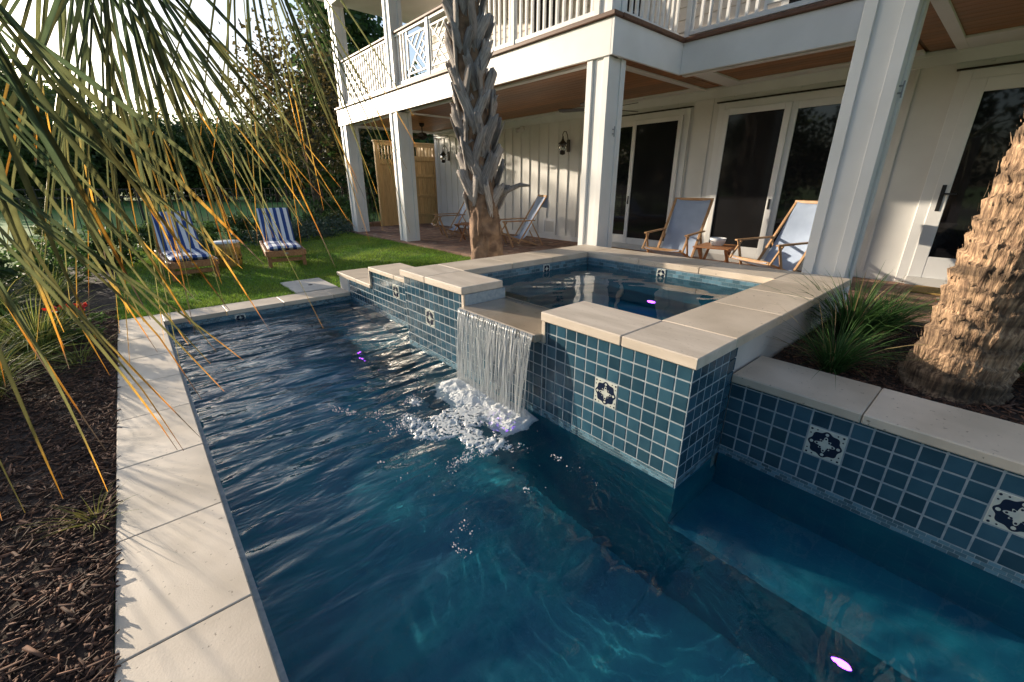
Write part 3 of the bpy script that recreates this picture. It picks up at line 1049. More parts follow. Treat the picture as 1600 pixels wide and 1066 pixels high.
def pool_light(loc, nrm, label, s=.045):
    n_ = Vector(nrm).normalized()
    m = n_.to_track_quat('Z', 'Y').to_matrix().to_4x4(); m.translation = Vector(loc)
    e = empty('pool_light', loc, label=label, cat='light', group='purple underwater lights')
    MB().lathe([(s * .8, -.02), (s * 1.25, 0), (s * 1.2, .012), (s, .012)], 24, m=m).obj('trim_ring', K['ring'], e)
    MB().lathe([(s, .010), (s * .6, .016), (s * .0, .018)], 24, m=m).obj('lens', K['lens'], e, smooth=True)
    return e


pool_light((1.849, .0, -.72), (-1, 0, 0), 'purple underwater light on the near bench face', .03)
pool_light((1.856, 2.26, -.78), (-1, 0, 0), 'purple underwater light below the waterfall', .03)
pool_light((1.613, 4.40, -.78), (-1, 0, 0), 'purple underwater light at the far end by the stepped wall')
pool_light((IX1 - .43, 2.1, -.1), (-1, 0, 0), 'purple underwater light inside the raised spa', .035)

# ------------------------------------------------------------------ patio
patio = empty('patio', (6, 4.5, 0)); tag(patio, kind='structure')
PZ = .20
B(4.62, 7.6, -3, 12.9, -.04, PZ - .006).obj('patio_base', K['sand'], patio)
mb = MB()
bw, bl = .10, .20
y = -1.0
row = 0
while y < 12.8:
    x = 4.63 - (bl / 2 if row % 2 else 0)
    while x < 7.44:
        a = max(x, 4.63); b_ = min(x + bl, 7.445)
        if b_ - a > .03:
            mb.box(a + .002, b_ - .002, y + .002, y + bw - .002, PZ - .03, PZ + random.uniform(-.0015, .0015))
        x += bl
    y += bw
o = mb.obj('paver_brick', K['brick'], patio); o['kind'] = 'stuff'
for k in range(20):
    B(4.535, 4.625, -2.9 + k * .8, -2.9 + (k + 1) * .8 - .006, -.02, PZ + .004, .004).obj('edge_stone', K['brick'], patio)

# ------------------------------------------------------------------ house
house = empty('house', (7.45, 4.5, PZ), label='white board and batten house with columned porch and upper balcony', cat='house')
HX = 7.45
CZ = 2.84
Y0, Y1 = -3.0, 12.1
B(HX, HX + .3, Y0, Y1, PZ - .1, 3.1).obj('wall', K['white2'], house)
B(HX - .02, HX + .32, Y1, Y1 + .02, PZ, CZ).obj('corner_board', K['white'], house)
B(HX - .02, HX, Y1 - .11, Y1, PZ, CZ - .16).obj('corner_board', K['white'], house)
B(HX - .03, HX, Y0, Y1, CZ - .155, CZ - .002).obj('frieze_board', K['white'], house)
B(HX - .045, HX - .03, Y0, Y1, CZ - .05, CZ - .003).obj('crown_moulding', K['white'], house)
B(HX - .022, HX, 6.05, Y1 - .11, PZ, PZ + .10).obj('base_board', K['white'], house)
doors = [(4.02, 5.95), (1.48, 3.56), (-.42, .86)]
y = -.9
while y < Y1 - .15:
    if not any(a - .05 < y + .02 and y - .02 < b_ + .05 for a, b_ in doors):
        B(HX - .019, HX, y - .019, y + .019, PZ + .10, CZ - .156, .003).obj('batten', K['white2'], house)
    else:
        B(HX - .019, HX, y - .019, y + .019, 2.70 - .04, CZ - .156, .003).obj('batten', K['white2'], house)
    y += .305


def trim(parent, x0, x1, y0, y1, z0, z1, name='trim_board', m='white', b=.003):
    return B(x0, x1, y0, y1, z0, z1, b).obj(name, K[m], parent)


def leaf(parent, y0, y1, z0, z1, x, sw, m, name='sash', bottom=None, handle=None):
    """one door leaf: stiles, rails and pane"""
    bt = bottom or sw
    p = B(x - .004, x + .004, y0 + sw, y1 - sw, z0 + bt, z1 - sw).obj('pane', K[m], parent)
    mb = MB()
    mb.box(x - .024, x + .02, y0, y0 + sw, z0, z1, .004)
    mb.box(x - .024, x + .02, y1 - sw, y1, z0, z1, .004)
    mb.box(x - .022, x + .018, y0 + sw, y1 - sw, z0, z0 + bt, .004)
    mb.box(x - .022, x + .018, y0 + sw, y1 - sw, z1 - sw, z1, .004)
    mb.obj(name, K['white'], parent)


def door(name, y0, y1, z1=2.50, sliding=True, label=None):
    d = MB()
    d.box(HX - .03, HX - .001, y0, y0 + .11, PZ + .02, z1 + .10, .004)
    d.box(HX - .03, HX - .001, y1 - .11, y1, PZ + .02, z1 + .10, .004)
    d.box(HX - .032, HX - .001, y0 + .11, y1 - .11, z1, z1 + .10, .004)
    root = d.obj(name, K['white'], house)
    B(HX - .055, HX - .001, y0 - .03, y1 + .03, z1 + .102, z1 + .118).obj('head_flashing', K['bronze'], root)
    B(HX - .07, HX - .002, y0 + .11, y1 - .11, PZ + .0, PZ + .10).obj('threshold', K['vent'], root)
    return root


d1 = door('sliding_door', 4.02, 5.95)
leaf(d1, 4.13, 5.10, PZ + .10, 2.50, HX - .05, .075, 'glass2', 'screen_frame', .12)
leaf(d1, 5.02, 5.84, PZ + .10, 2.50, HX - .012, .085, 'screen', 'sash', .16)
B(HX - .085, HX - .073, 5.045, 5.075, 1.05, 1.20, .004).obj('handle', K['black'], d1)
d2 = door('sliding_door', 1.48, 3.56)
leaf(d2, 2.50, 3.45, PZ + .10, 2.50, HX - .05, .085, 'glass2', 'screen_frame', .16)
leaf(d2, 1.59, 2.52, PZ + .10, 2.50, HX - .012, .095, 'screen', 'sash', .18)
B(HX - .085, HX - .073, 2.53, 2.56, 1.05, 1.20, .004).obj('handle', K['black'], d2)
d3 = door('entry_door', -.42, .86)
leaf(d3, -.31, .75, PZ + .10, 2.50, HX - .02, .135, 'screen', 'door_leaf', .26)
hb = MB(); hb.box(HX - .052, HX - .044, .655, .695, 1.10, 1.40, .003); hb.bar((HX - .085, .675, 1.30), (HX - .085, .55, 1.30), .018, .018, .004); hb.bar((HX - .05, .675, 1.30), (HX - .09, .675, 1.30), .018, .018)
hb.obj('handle', K['black'], d3)
# little wall fittings
ob = B(HX - .035, HX - .018, 7.33, 7.44, .90, 1.03, .006).obj('outlet_cover', K['vent'], house)
B(HX - .040, HX - .034, 7.37, 7.40, .93, 1.00).obj('outlet_face', K['bronze'], ob)
hatch = MB()
for a in ((7.0, 7.06, .30, .66), (7.36, 7.42, .30, .66)): hatch.box(HX - .030, HX - .001, a[0], a[1], a[2], a[3], .003)
hatch.box(HX - .030, HX - .001, 7.06, 7.36, .60, .66, .003); hatch.box(HX - .030, HX - .001, 7.06, 7.36, .30, .36, .003)
hh_ = hatch.obj('hatch_frame', K['white'], house)
B(HX - .018, HX - .002, 7.065, 7.355, .365, .595, .004).obj('hatch_panel', K['vent'], hh_)
cd = MB().tube([(HX - .015, 4.0, .3), (HX - .015, 4.0, 2.62)], .011, 8).obj('conduit', K['vent'], house)
sl = MB().lathe([(.0, 0), (.05, 0), (.055, .03), (.0, .035)], 14, (HX - .09, 8.1, CZ - .19)).obj('flood_light', K['vent'], house)
for s_ in (-1, 1):
    MB().tube([(HX - .09, 8.1, CZ - .19), (HX - .13, 8.1 + s_ * .07, CZ - .23), (HX - .20, 8.1 + s_ * .10, CZ - .26)], [.02, .035, .055], 12).obj('lamp_head', K['vent'], sl)

# porch ceiling
def ceiling(x0, x1, y0, y1):
    w = .135
    x = x0
    while x < x1 - .01:
        B(x + .0015, min(x + w, x1) - .0015, y0, y1, CZ, CZ + .014, .002).obj('ceiling_board', K['ceil'], house)
        x += w


ceiling(4.63, HX - .045, 3.60, 12.0)
ceiling(6.13, HX - .045, 1.21, 3.58)
ceiling(4.63, HX - .045, -3.0, 1.17)
for a in ((4.60, HX + .2, 3.56, 12.02), (6.10, HX + .2, 1.2, 3.56), (4.60, HX + .2, -3, 1.2)):
    B(a[0], a[1], a[2], a[3], CZ + .016, 3.155).obj('floor_structure', K['brownwood'], house)
    B(a[0] - .0, a[1], a[2], a[3], 3.157, 3.20).obj('balcony_deck', K['brownwood'], house)
# ceiling trims (white battens framing the panels)
for a in ((4.80, 4.90, 3.60, 12.0), (6.24, 6.33, 1.4, 3.58), (4.80, 4.90, -3, 1.1)):
    trim(house, a[0], a[1], a[2], a[3], CZ - .03, CZ - .001, 'ceiling_trim')
trim(house, 4.90, HX - .046, 3.80, 3.90, CZ - .029, CZ - .002, 'ceiling_trim')
trim(house, 4.90, HX - .046, 9.0, 9.10, CZ - .029, CZ - .002, 'ceiling_trim')
trim(house, 4.90, HX - .046, 11.75, 11.85, CZ - .029, CZ - .002, 'ceiling_trim')
trim(house, 6.34, HX - .046, 3.20, 3.46, CZ - .029, CZ - .002, 'ceiling_trim')
trim(house, 4.90, HX - .046, .84, .94, CZ - .029, CZ - .002, 'ceiling_trim')
trim(house, 6.90, HX - .046, -3, .84, CZ - .028, CZ - .002, 'ceiling_trim')
trim(house, HX - .25, HX - .046, 3.90, 12, CZ - .027, CZ - .002, 'ceiling_trim')
trim(house, HX - .25, HX - .046, 1.2, 3.2, CZ - .027, CZ - .002, 'ceiling_trim')
# fascia
FZ0, FZ1 = 2.80, 3.165
trim(house, 4.58, 4.615, 3.56, 12.03, FZ0, FZ1, 'fascia_board')
trim(house, 4.581, 6.115, 3.525, 3.56, FZ0, FZ1, 'fascia_board')
trim(house, 6.08, 6.115, 1.2, 3.524, FZ0, FZ1, 'fascia_board')
trim(house, 4.58, 6.08, 1.165, 1.20, FZ0, FZ1, 'fascia_board')
trim(house, 4.58, 4.615, -3, 1.164, FZ0, FZ1, 'fascia_board')
trim(house, 4.616, HX, 12.0, 12.03, FZ0, FZ1, 'fascia_board')
for a in ((4.54, 4.70, 3.50, 12.07), (4.701, 6.08, 3.49, 3.60), (6.04, 6.20, 1.24, 3.489), (4.54, 4.70, -3, 1.24)):
    B(a[0], a[1], a[2], a[3], 3.168, 3.215, .006).obj('deck_edge_board', K['brownwood'], house)


def column(x, y, z0, z1, w=.33, base=True):
    h = w / 2 - .022
    c = B(x - h, x + h, y - h, y + h, z0, z1).obj('column', K['white'], house)
    t = .022; bw_ = .085
    for sx in (-1, 1):
        for sy in (-1, 1):
            xa = x + sx * h; ya = y + sy * h
            B(xa, xa + sx * t, ya + sy * t, ya + sy * t - sy * bw_, z0, z1, .003).obj('corner_board', K['white'], c)
            B(xa, xa - sx * (bw_ - t), ya, ya + sy * (t - .001), z0, z1, .003).obj('corner_board', K['white'], c)
    return c


CX = 4.765
c3 = column(CX, 3.745, PZ, FZ0)
c4 = column(CX, 1.03, PZ, FZ0)
c2_ = column(CX, 9.04, PZ - .05, FZ0)
c1_ = column(CX, 11.80, PZ - .05, FZ0)
# rope cleats on two columns
for (yy, zz) in ((3.57, 2.02), (.855, 2.1)):
    k_ = MB()
    k_.bar((CX + .02, yy, zz - .06), (CX + .02, yy, zz + .06), .012, .012, .003)
    k_.bar((CX + .02, yy + .03, zz - .025), (CX + .02, yy, zz - .025), .012, .012)
    k_.bar((CX + .02, yy + .03, zz + .025), (CX + .02, yy, zz + .025), .012, .012)
    k_.obj('rope_cleat', K['ring'], house)
# upper storey
UZ = 3.20
B(HX, HX + .3, Y0, Y1, 3.1, 5.7).obj('upper_wall', K['cream'], house)
for k in range(14):
    B(HX - .02 + .0, HX, Y0, Y1, UZ + k * .17, UZ + (k + 1) * .17 - .012, .004).obj('siding_board', K['cream'], house)
for (a, b_) in ((5.0, 6.0), (7.1, 7.9), (1.9, 2.9)):
    w_ = B(HX - .045, HX - .021, a, b_, UZ + .05, UZ + 2.1, .004).obj('window', K['white'], house)
    B(HX - .052, HX - .046, a + .1, b_ - .1, UZ + .12, UZ + 2.0).obj('pane', K['screen'], w_)
B(4.35, HX + .3, 3.3, 12.4, 5.55, 5.75).obj('upper_ceiling', K['white'], house)
trim(house, 4.62, 4.90, 3.6, 12.05, 5.30, 5.549, 'upper_beam')
trim(house, 4.901, HX, 9.0, 9.1, 5.40, 5.549, 'upper_beam')
for (yy) in (11.80, 9.04, 3.745):
    column(CX, yy, UZ + .016, 5.30, .27)


def railing(p, q, name_prefix='', panels=(), posts=()):
    """balcony railing from p to q (x,y); panels = list of (s0,s1) stretches with lattice instead of balusters"""
    p = Vector((*p, 0)); q = Vector((*q, 0))
    L = (q - p).length
    d = (q - p) / L
    nrm = Vector((-d.y, d.x, 0))
    P_ = lambda s, z: p + d * s + Vector((0, 0, z))
    zb, zt = UZ + .10, UZ + .92
    rail = MB().bar(P_(0, zt + .045), P_(L, zt + .045), .04, .11, .006).obj('rail_cap', K['brownwood'], house)
    MB().bar(P_(0, zt), P_(L, zt), .05, .045, .004).obj('top_rail', K['white'], house)
    MB().bar(P_(0, zb), P_(L, zb), .055, .05, .004).obj('bottom_rail', K['white'], house)
    me = B(-.017, .017, -.017, .017, zb + .028, zt - .026, .002).mesh('baluster', K['white'])
    s = .09
    while s < L - .03:
        if not any(a - .03 < s < b_ + .03 for a, b_ in panels):
            inst('baluster', me, P_(s, 0), house, rot=(0, 0, math.atan2(d.y, d.x)))
        s += .115
    for s in posts:
        MB().bar(P_(s, UZ + .017), P_(s, zt + .02), .07, .07, .004).obj('rail_post', K['white'], house)
    for a, b_ in panels:
        za, zc = zb + .03, zt - .028
        pm = MB()
        for s in (a, b_):
            pm.bar(P_(s, za), P_(s, zc), .035, .035, .003)
        z_a, z_c = za + .07, zc - .09
        pm.bar(P_(a, z_a), P_(b_, z_a), .032, .032, .003); pm.bar(P_(a, z_c), P_(b_, z_c), .032, .032, .003)
        fr = pm.obj('lattice_frame', K['white'], house)
        w = b_ - a; h = z_c - z_a
        segs = [((0, 0), (1, 1)), ((0, 1), (1, 0))]
        for o_ in (.28, .56):
            segs += [((o_, 1), (.5 + o_ / 2, .5 + o_ / 2)), ((0, 1 - o_), (.5 - o_ / 2, .5 - o_ / 2)), ((o_, 0), (.5 + o_ / 2, .5 - o_ / 2)), ((0, o_), (.5 - o_ / 2, .5 + o_ / 2))]
        for (u0_, v0), (u1_, v1) in segs:
            A = P_(a + u0_ * w, z_a + v0 * h); Bb = P_(a + u1_ * w, z_a + v1 * h)
            if (A - Bb).length > .08:
                MB().bar(A, Bb, .026, .024, .002, side=nrm).obj('lattice_slat', K['white'], fr)


railing((CX - .05, 9.18), (CX - .05, 11.67))
railing((CX - .05, 3.88), (CX - .05, 8.90), panels=((3.86, 4.55), (3.05, 3.72)), posts=(3.79, 2.98, 1.5))
railing((4.90, 3.70), (6.2, 3.70))
railing((6.22, 1.0), (6.22, 3.60), panels=((.5, 1.6),), posts=(2.56,))
railing((CX - .05, -2.8), (CX - .05, 1.15))

# ------------------------------------------------------------------ porch fittings
def lantern(y, z, label):
    e = empty('wall_lantern', (HX - .02, y, z), label=label, cat='lantern', group='wall lanterns under the porch')
    x = HX - .02
    B(x - .025, x, y - .045, y + .045, z - .10, z + .14, .008).obj('back_plate', K['bronze'], e)
    pts = [(x - .02, y, z + .06)] + [(x - .13 - .10 * math.cos(a), y, z + .14 + .11 * math.sin(a)) for a in np.linspace(0.1 - PI, -PI - PI * .98, 12)]
    pts = [(x - .02, y, z + .10), (x - .05, y, z + .22), (x - .10, y, z + .29), (x - .16, y, z + .29), (x - .20, y, z + .23), (x - .19, y, z + .15)]
    MB().tube(pts, .009, 8).obj('arm', K['bronze'], e, smooth=True)
    MB().lathe([(.012, .20), (.02, .15), (.03, .12), (.055, .09), (.09, .06), (.094, .045), (.0, .045)], 18, (x - .19, y, z)).obj('cap', K['bronze'], e, smooth=True)
    MB().lathe([(.06, .045), (.085, .0), (.085, -.05), (.06, -.09)], 18, (x - .19, y, z)).obj('globe', K['lglass'], e, smooth=True)
    MB().lathe([(.0, .03), (.03, .03), (.035, -.02), (.0, -.03)], 12, (x - .19, y, z)).obj('bulb_holder', K['bronze'], e)
    MB().lathe([(.0, -.088), (.062, -.088), (.055, -.15), (.03, -.16), (.0, -.17)], 16, (x - .19, y, z)).obj('base_cup', K['bronze'], e, smooth=True)
    return e


gl = bpy.data.materials.new('lamp_glass'); gl.use_nodes = True
gb = gl.node_tree.nodes['Principled BSDF']; gb.inputs['Base Color'].default_value = (.9, .92, .9, 1); gb.inputs['Roughness'].default_value = .08
gb.inputs['Transmission Weight'].default_value = .9
K['lglass'] = gl
lantern(6.70, 2.16, 'dark bronze gooseneck lantern on the wall beside the near porch column')
lantern(11.35, 2.16, 'dark bronze gooseneck lantern at the far end of the wall by the wooden gate')


def fan(x, y, label, a0=0.3):
    e = empty('ceiling_fan', (x, y, CZ), label=label, cat='fan', group='porch ceiling fans')
    MB().lathe([(.0, 0), (.07, 0), (.055, -.06), (.014, -.08), (.014, -.20), (.09, -.22), (.12, -.27), (.11, -.33), (.05, -.37), (.0, -.38)], 18, (x, y, CZ - .001)).obj('motor', K['bronze'], e, smooth=True)
    for k in range(5):
        a = a0 + 2 * PI * k / 5
        m = Matrix.Translation((x, y, CZ - .30)) @ Matrix.Rotation(a, 4, 'Z') @ Matrix.Rotation(.2, 4, 'X')
        MB().prism([(.10, -.02), (.2, -.05), (.62, -.075), (.68, -.05), (.68, .05), (.62, .075), (.2, .05), (.10, .02)], -.004, .004, m).obj('blade', K['bronze'], e)


fan(6.05, 10.4, 'dark ceiling fan at the far end of the porch')
fan(6.1, 4.85, 'dark ceiling fan behind the near porch column', .9)

# wooden shower enclosure
se = empty('shower_enclosure', (6.9, 12.9, .1), label='new pine shower enclosure with slatted top at the end of the porch', cat='enclosure')
yy = 12.88


def wood_panel(x0, x1, z0, zm, z1, nb, ns_):
    for x in (x0, x1):
        B(x - .045, x + .045, yy - .045, yy + .045, z0 - .05, z1 - .03, .004).obj('post', K['pine'], se)
    B(x0 - .07, x1 + .07, yy - .065, yy + .065, z1 - .028, z1 + .008, .004).obj('cap_rail', K['pine'], se)
    B(x0 + .046, x1 - .046, yy - .05, yy + .02, zm, zm + .14, .004).obj('rail', K['pine'], se)
    B(x0 + .046, x1 - .046, yy - .03, yy + .02, z1 - .12, z1 - .03, .004).obj('rail', K['pine'], se)
    w = (x1 - x0 - .1) / nb
    for k in range(nb):
        B(x0 + .05 + k * w + .002, x0 + .05 + (k + 1) * w - .002, yy - .012, yy + .010, z0, zm, .002).obj('board', K['pine'], se)
    w = (x1 - x0 - .1) / ns_
    for k in range(ns_):
        xx = x0 + .05 + (k + .5) * w
        B(xx - .02, xx + .02, yy - .02, yy + .015, zm + .141, z1 - .121, .002).obj('slat', K['pine'], se)


wood_panel(5.90, 6.80, .14, 1.98, 2.62, 8, 8)
wood_panel(6.90, 7.85, .14, 2.10, 2.62, 6, 7)
for z in (.42, 1.02, 1.62):
    B(6.95, 7.80, yy - .045, yy - .013, z, z + .09, .003).obj('ledger', K['pine'], se)
B(7.9, 7.99, 12.2, 14, .1, 2.6).obj('side_panel', K['pine'], se)


# ------------------------------------------------------------------ furniture
def beach_chair(loc, rz, label):
    e = empty('beach_chair', loc, rz, label, 'chair', 'wood framed blue sling chairs on the porch')
    w = .29
    L_ = True
    def bar(name, *segs, m='beech', b=.006):
        mb = MB()
        for s in segs: mb.bar(*s, b)
        return mb.obj(name, K[m], e, local=True)
    for sx in (-1, 1):
        X_ = sx * w
        bar('back_rail', ((X_, -.12, .06), (X_, .46, .98), .022, .042))
        bar('seat_rail', ((X_ - sx * .024, -.50, .285), (X_ - sx * .024, .28, .02), .022, .042))
        bar('armrest', ((X_ + sx * .025, -.46, .505), (X_ + sx * .025, .22, .525), .022, .055))
        bar('leg', ((X_ + sx * .023, -.42, .50), (X_ + sx * .023, -.24, .0), .022, .038))
        bar('leg', ((X_ + sx * .023, -.36, .495), (X_ + sx * .023, -.52, .27), .020, .032))
        bar('brace', ((X_ + sx * .002, .14, .52), (X_ - sx * .0, .40, .02), .02, .034))
    bar('top_bar', ((-w - .02, .46, .985), (w + .02, .46, .985), .04, .028))
    bar('front_bar', ((-w, -.50, .285), (w, -.50, .285), .042, .028))
    bar('stretcher', ((-w, .27, .03), (w, .27, .03), .032, .024))
    bar('stretcher', ((-w, -.10, .085), (w, -.10, .085), .032, .024))
    # sling: from top bar, down the back, curve, along the seat
    prof = [(.475, .995), (.455, 1.005), (.42, .93), (.34, .78), (.26, .62), (.18, .46), (.10, .30), (.04, .20), (-.02, .155), (-.10, .155), (-.22, .185), (-.36, .225), (-.48, .275), (-.515, .30), (-.525, .285)]
    nx = 9
    V = []; Fc = []
    for (yv, zv) in prof:
        for k in range(nx):
            u = -1 + 2 * k / (nx - 1)
            V.append((u * (w - .025), yv + .012 * (1 - u * u), zv - .018 * (1 - u * u) + random.uniform(-.002, .002)))
    for i in range(len(prof) - 1):
        for k in range(nx - 1):
            Fc.append((i * nx + k, i * nx + k + 1, (i + 1) * nx + k + 1, (i + 1) * nx + k))
    npobj('sling', V, Fc, K['sling'], e, smooth=True, local=True)
    # flap folded over the top bar at the back
    V = []; Fc = []
    for i, (yv, zv) in enumerate(((.475, .995), (.505, .96), (.50, .86), (.49, .76))):
        for k in range(nx):
            u = -1 + 2 * k / (nx - 1)
            V.append((u * (w - .03), yv + .008 * math.sin(5 * u + i), zv))
    for i in range(3):
        for k in range(nx - 1): Fc.append((i * nx + k, i * nx + k + 1, (i + 1) * nx + k + 1, (i + 1) * nx + k))
    npobj('sling_flap', V, Fc, K['sling'], e, smooth=True, local=True)
    return e


# facing -X means local -y -> world -x : rotate by -90 deg
beach_chair((6.45, 3.45, PZ), R(-90 + 6), 'blue sling chair facing the spa, left of the small table with the bowl')
beach_chair((6.40, 1.95, PZ), R(-90 - 22), 'blue sling chair half hidden behind the tall near porch column')
beach_chair((6.15, 6.80, PZ), R(180 + 62), 'blue sling chair seen side on, just right of the palm trunk')
beach_chair((6.05, 9.15, PZ), R(-90 - 22), 'blue sling chair by the wall, just left of the palm trunk')


def slat_table(loc, rz, label):
    e = empty('folding_table', loc, rz, label, 'table', 'small slatted folding tables')
    w, h = .25, .385
    for k in range(7):
        x = -w + k * (2 * w / 6)
        B(x - .036, x + .036, -.24, .24, h - .018, h, .004).obj('slat', K['teak'], e, local=True)
    for sy in (-1, 1):
        B(-w, w, sy * .21 - .015, sy * .21 + .015, h - .05, h - .019, .003).obj('apron', K['teak'], e, local=True)
        MB().bar((-.20, sy * .18, h - .03), (.16, sy * .18, 0), .022, .036, .003).obj('leg', K['teak'], e, local=True)
        MB().bar((.20, sy * .15, h - .03), (-.16, sy * .15, 0), .022, .036, .003).obj('leg', K['teak'], e, local=True)
    return e


slat_table((6.25, 2.73, PZ), R(8), 'small slatted folding table holding a white bowl')
slat_table((5.75, 8.1, PZ), R(30), 'small slatted folding table half hidden behind the palm trunk')
bz = PZ + .385
bowl = MB().lathe([(.0, .002), (.075, .0), (.085, .012), (.105, .07), (.112, .105), (.106, .105), (.098, .07), (.078, .02), (.0, .012)], 28, (6.28, 2.74, bz)).obj('bowl', K['bowl'], smooth=True)
tag(bowl, 'white ceramic bowl on the small slatted table', 'bowl')
for (x, y, w_, d_, lb) in ((7.05, .20, .45, .85, 'tan coir doormat in front of the right hand door'), (7.0, 5.1, .45, .8, 'tan coir doormat in front of the sliding door behind the column')):
    tag(B(x - w_ / 2, x + w_ / 2, y - d_ / 2, y + d_ / 2, PZ + .003, PZ + .022, .005).obj('doormat', K['mat']), lb, 'doormat')


def cushion(e, name, L, w, t, m):
    """padded striped cushion; local frame in matrix m: x across, y along, z up"""
    nx, ny = 15, 17
    V = []; Fc = []
    for side in (1, 0):
        for i in range(nx):
            for j in range(ny):
                u = -1 + 2 * i / (nx - 1); v_ = j / (ny - 1)
                ed = (1 - abs(u) ** 8) * (1 - abs(2 * v_ - 1) ** 10)
                z = t * (.5 + .5 * (ed ** .5 if side else -ed ** .5)) + (.008 * (1 - u * u) if side else 0)
                V.append(m @ Vector((u * w / 2, v_ * L, z)))
    n_ = nx * ny
    for i in range(nx - 1):
        for j in range(ny - 1):
            a = i * ny + j
            Fc.append((a, a + ny, a + ny + 1, a + 1))
            Fc.append((n_ + a, n_ + a + 1, n_ + a + ny + 1, n_ + a + ny))
    return npobj(name, V, Fc, K['stripe'], e, smooth=True, local=True)


def lounger(loc, rz, label):
    """foot end at local y=0, head towards +y"""
    e = empty('sun_lounger', loc, rz, label, 'sun lounger', 'wooden sun loungers with striped cushions')
    w = .31; z = .30
    for sx in (-1, 1):
        B(sx * w - .018, sx * w + .018, .0, 1.85, z - .09, z, .005).obj('side_rail', K['teak'], e, local=True)
        for yv in (.05, 1.45):
            B(sx * (w - .03) - .028, sx * (w - .03) + .028, yv, yv + .06, 0, z - .02, .005).obj('leg', K['teak'], e, local=True)
    B(-w + .018, w - .018, .0, .03, z - .10, z, .005).obj('end_rail', K['teak'], e, local=True)
    B(-w + .03, w - .03, .06, .085, .10, .16, .005).obj('end_stretcher', K['teak'], e, local=True)
    B(-w + .018, w - .018, 1.82, 1.85, z - .09, z, .005).obj('end_rail', K['teak'], e, local=True)
    B(-.03, .03, -.004, .0, z - .06, z - .035, .001).obj('name_plate', K['ring'], e, local=True)
    for k in range(11):
        yv = .06 + k * .1
        B(-w + .019, w - .019, yv, yv + .07, z - .03, z - .008, .003).obj('slat', K['teak'], e, local=True)
    an = R(52)
    m0 = Matrix.Translation((0, 1.12, z - .004)) @ Matrix.Rotation(an, 4, 'X')
    for sx in (-1, 1):
        mb = MB(); mb.box(sx * (w - .05) - .016, sx * (w - .05) + .016, .02, .80, -.04, 0, .004, m0); mb.obj('back_rail', K['teak'], e, local=True)
    for k in range(8):
        mb = MB(); mb.box(-w + .06, w - .06, .03 + k * .1, .09 + k * .1, -.002, .012, .003, m0); mb.obj('back_slat', K['teak'], e, local=True)
    MB().bar((0, 1.55, z - .06), (0, 1.50, z + .42), .03, .2, .004).obj('back_prop', K['teak'], e, local=True)
    cushion(e, 'seat_cushion', .53, .56, .075, Matrix.Translation((0, .03, z - .004)))
    cushion(e, 'seat_cushion', .53, .56, .075, Matrix.Translation((0, .57, z - .004)))
    cushion(e, 'back_cushion', .80, .56, .075, m0 @ Matrix.Translation((0, .0, .013)))
    return e


def lz(x, y): return float(lawn_z(x, y))


lounger((.60, 8.15, lz(.6, 8.9) - .012), R(2), 'blue and white striped sun lounger on the lawn, left of the tan stool')
lounger((1.98, 8.42, lz(2.0, 9.0) - .012), R(-9), 'blue and white striped sun lounger on the lawn, right of the tan stool')
se_ = empty('garden_stool', (1.20, 9.15, lz(1.2, 9.15)), label='tan ceramic garden stool with pale top between the two loungers', cat='stool')
z = lz(1.2, 9.15) - .01
MB().lathe([(.165, 0), (.185, .02), (.19, .12), (.20, .20), (.195, .30), (.205, .32), (.205, .40), (.195, .42)], 28, (1.2, 9.15, z)).obj('body', K['stool'], se_, smooth=True)
MB().lathe([(.20, .42), (.215, .425), (.215, .445), (.19, .46), (.0, .465)], 28, (1.2, 9.15, z)).obj('top', K['bowl'], se_, smooth=True)
for r_ in range(2):
    for k in range(14):
        a = 2 * PI * (k + r_ * .5) / 14
        m = Matrix.Translation((1.2 + .197 * math.cos(a), 9.15 + .197 * math.sin(a), z + .14 + r_ * .07)) @ Matrix.Rotation(a, 4, 'Z') @ Matrix.Rotation(PI / 2, 4, 'Y')
        MB().prism([(.02 * math.cos(t), .02 * math.sin(t)) for t in np.linspace(0, 2 * PI, 9)[:-1]], -.006, .004, m).obj('pierced_hole', K['bronze'], se_)

# ------------------------------------------------------------------ fence, far houses
fe = empty('metal_fence', (0, 14.6, 0), label='thin dark metal picket fence between the yard and the field', cat='fence')


def fence_run(p, q, h=1.28):
    p = Vector((*p, .02)); q = Vector((*q, .02)); L = (q - p).length; d = (q - p) / L
    nb = int(L / 1.9) + 1
    for k in range(nb + 1):
        c = p + d * (L * k / nb)
        MB().bar(c - Vector((0, 0, .1)), c + Vector((0, 0, h + .06)), .05, .05, .004).obj('post', K['black'], fe)
    for z in (.15, h - .18, h):
        MB().bar(p + Vector((0, 0, z)), q + Vector((0, 0, z)), .025, .03).obj('rail', K['black'], fe)
    me = B(-.008, .008, -.008, .008, .05, h).mesh('picket', K['black'])
    n_ = int(L / .14)
    for k in range(n_):
        c = p + d * (L * (k + .5) / n_)
        inst('picket', me, c, fe)


fence_run((-3.2, 14.2), (9.0, 15.2))
fence_run((-3.2, 14.2), (-2.9, 6.5))


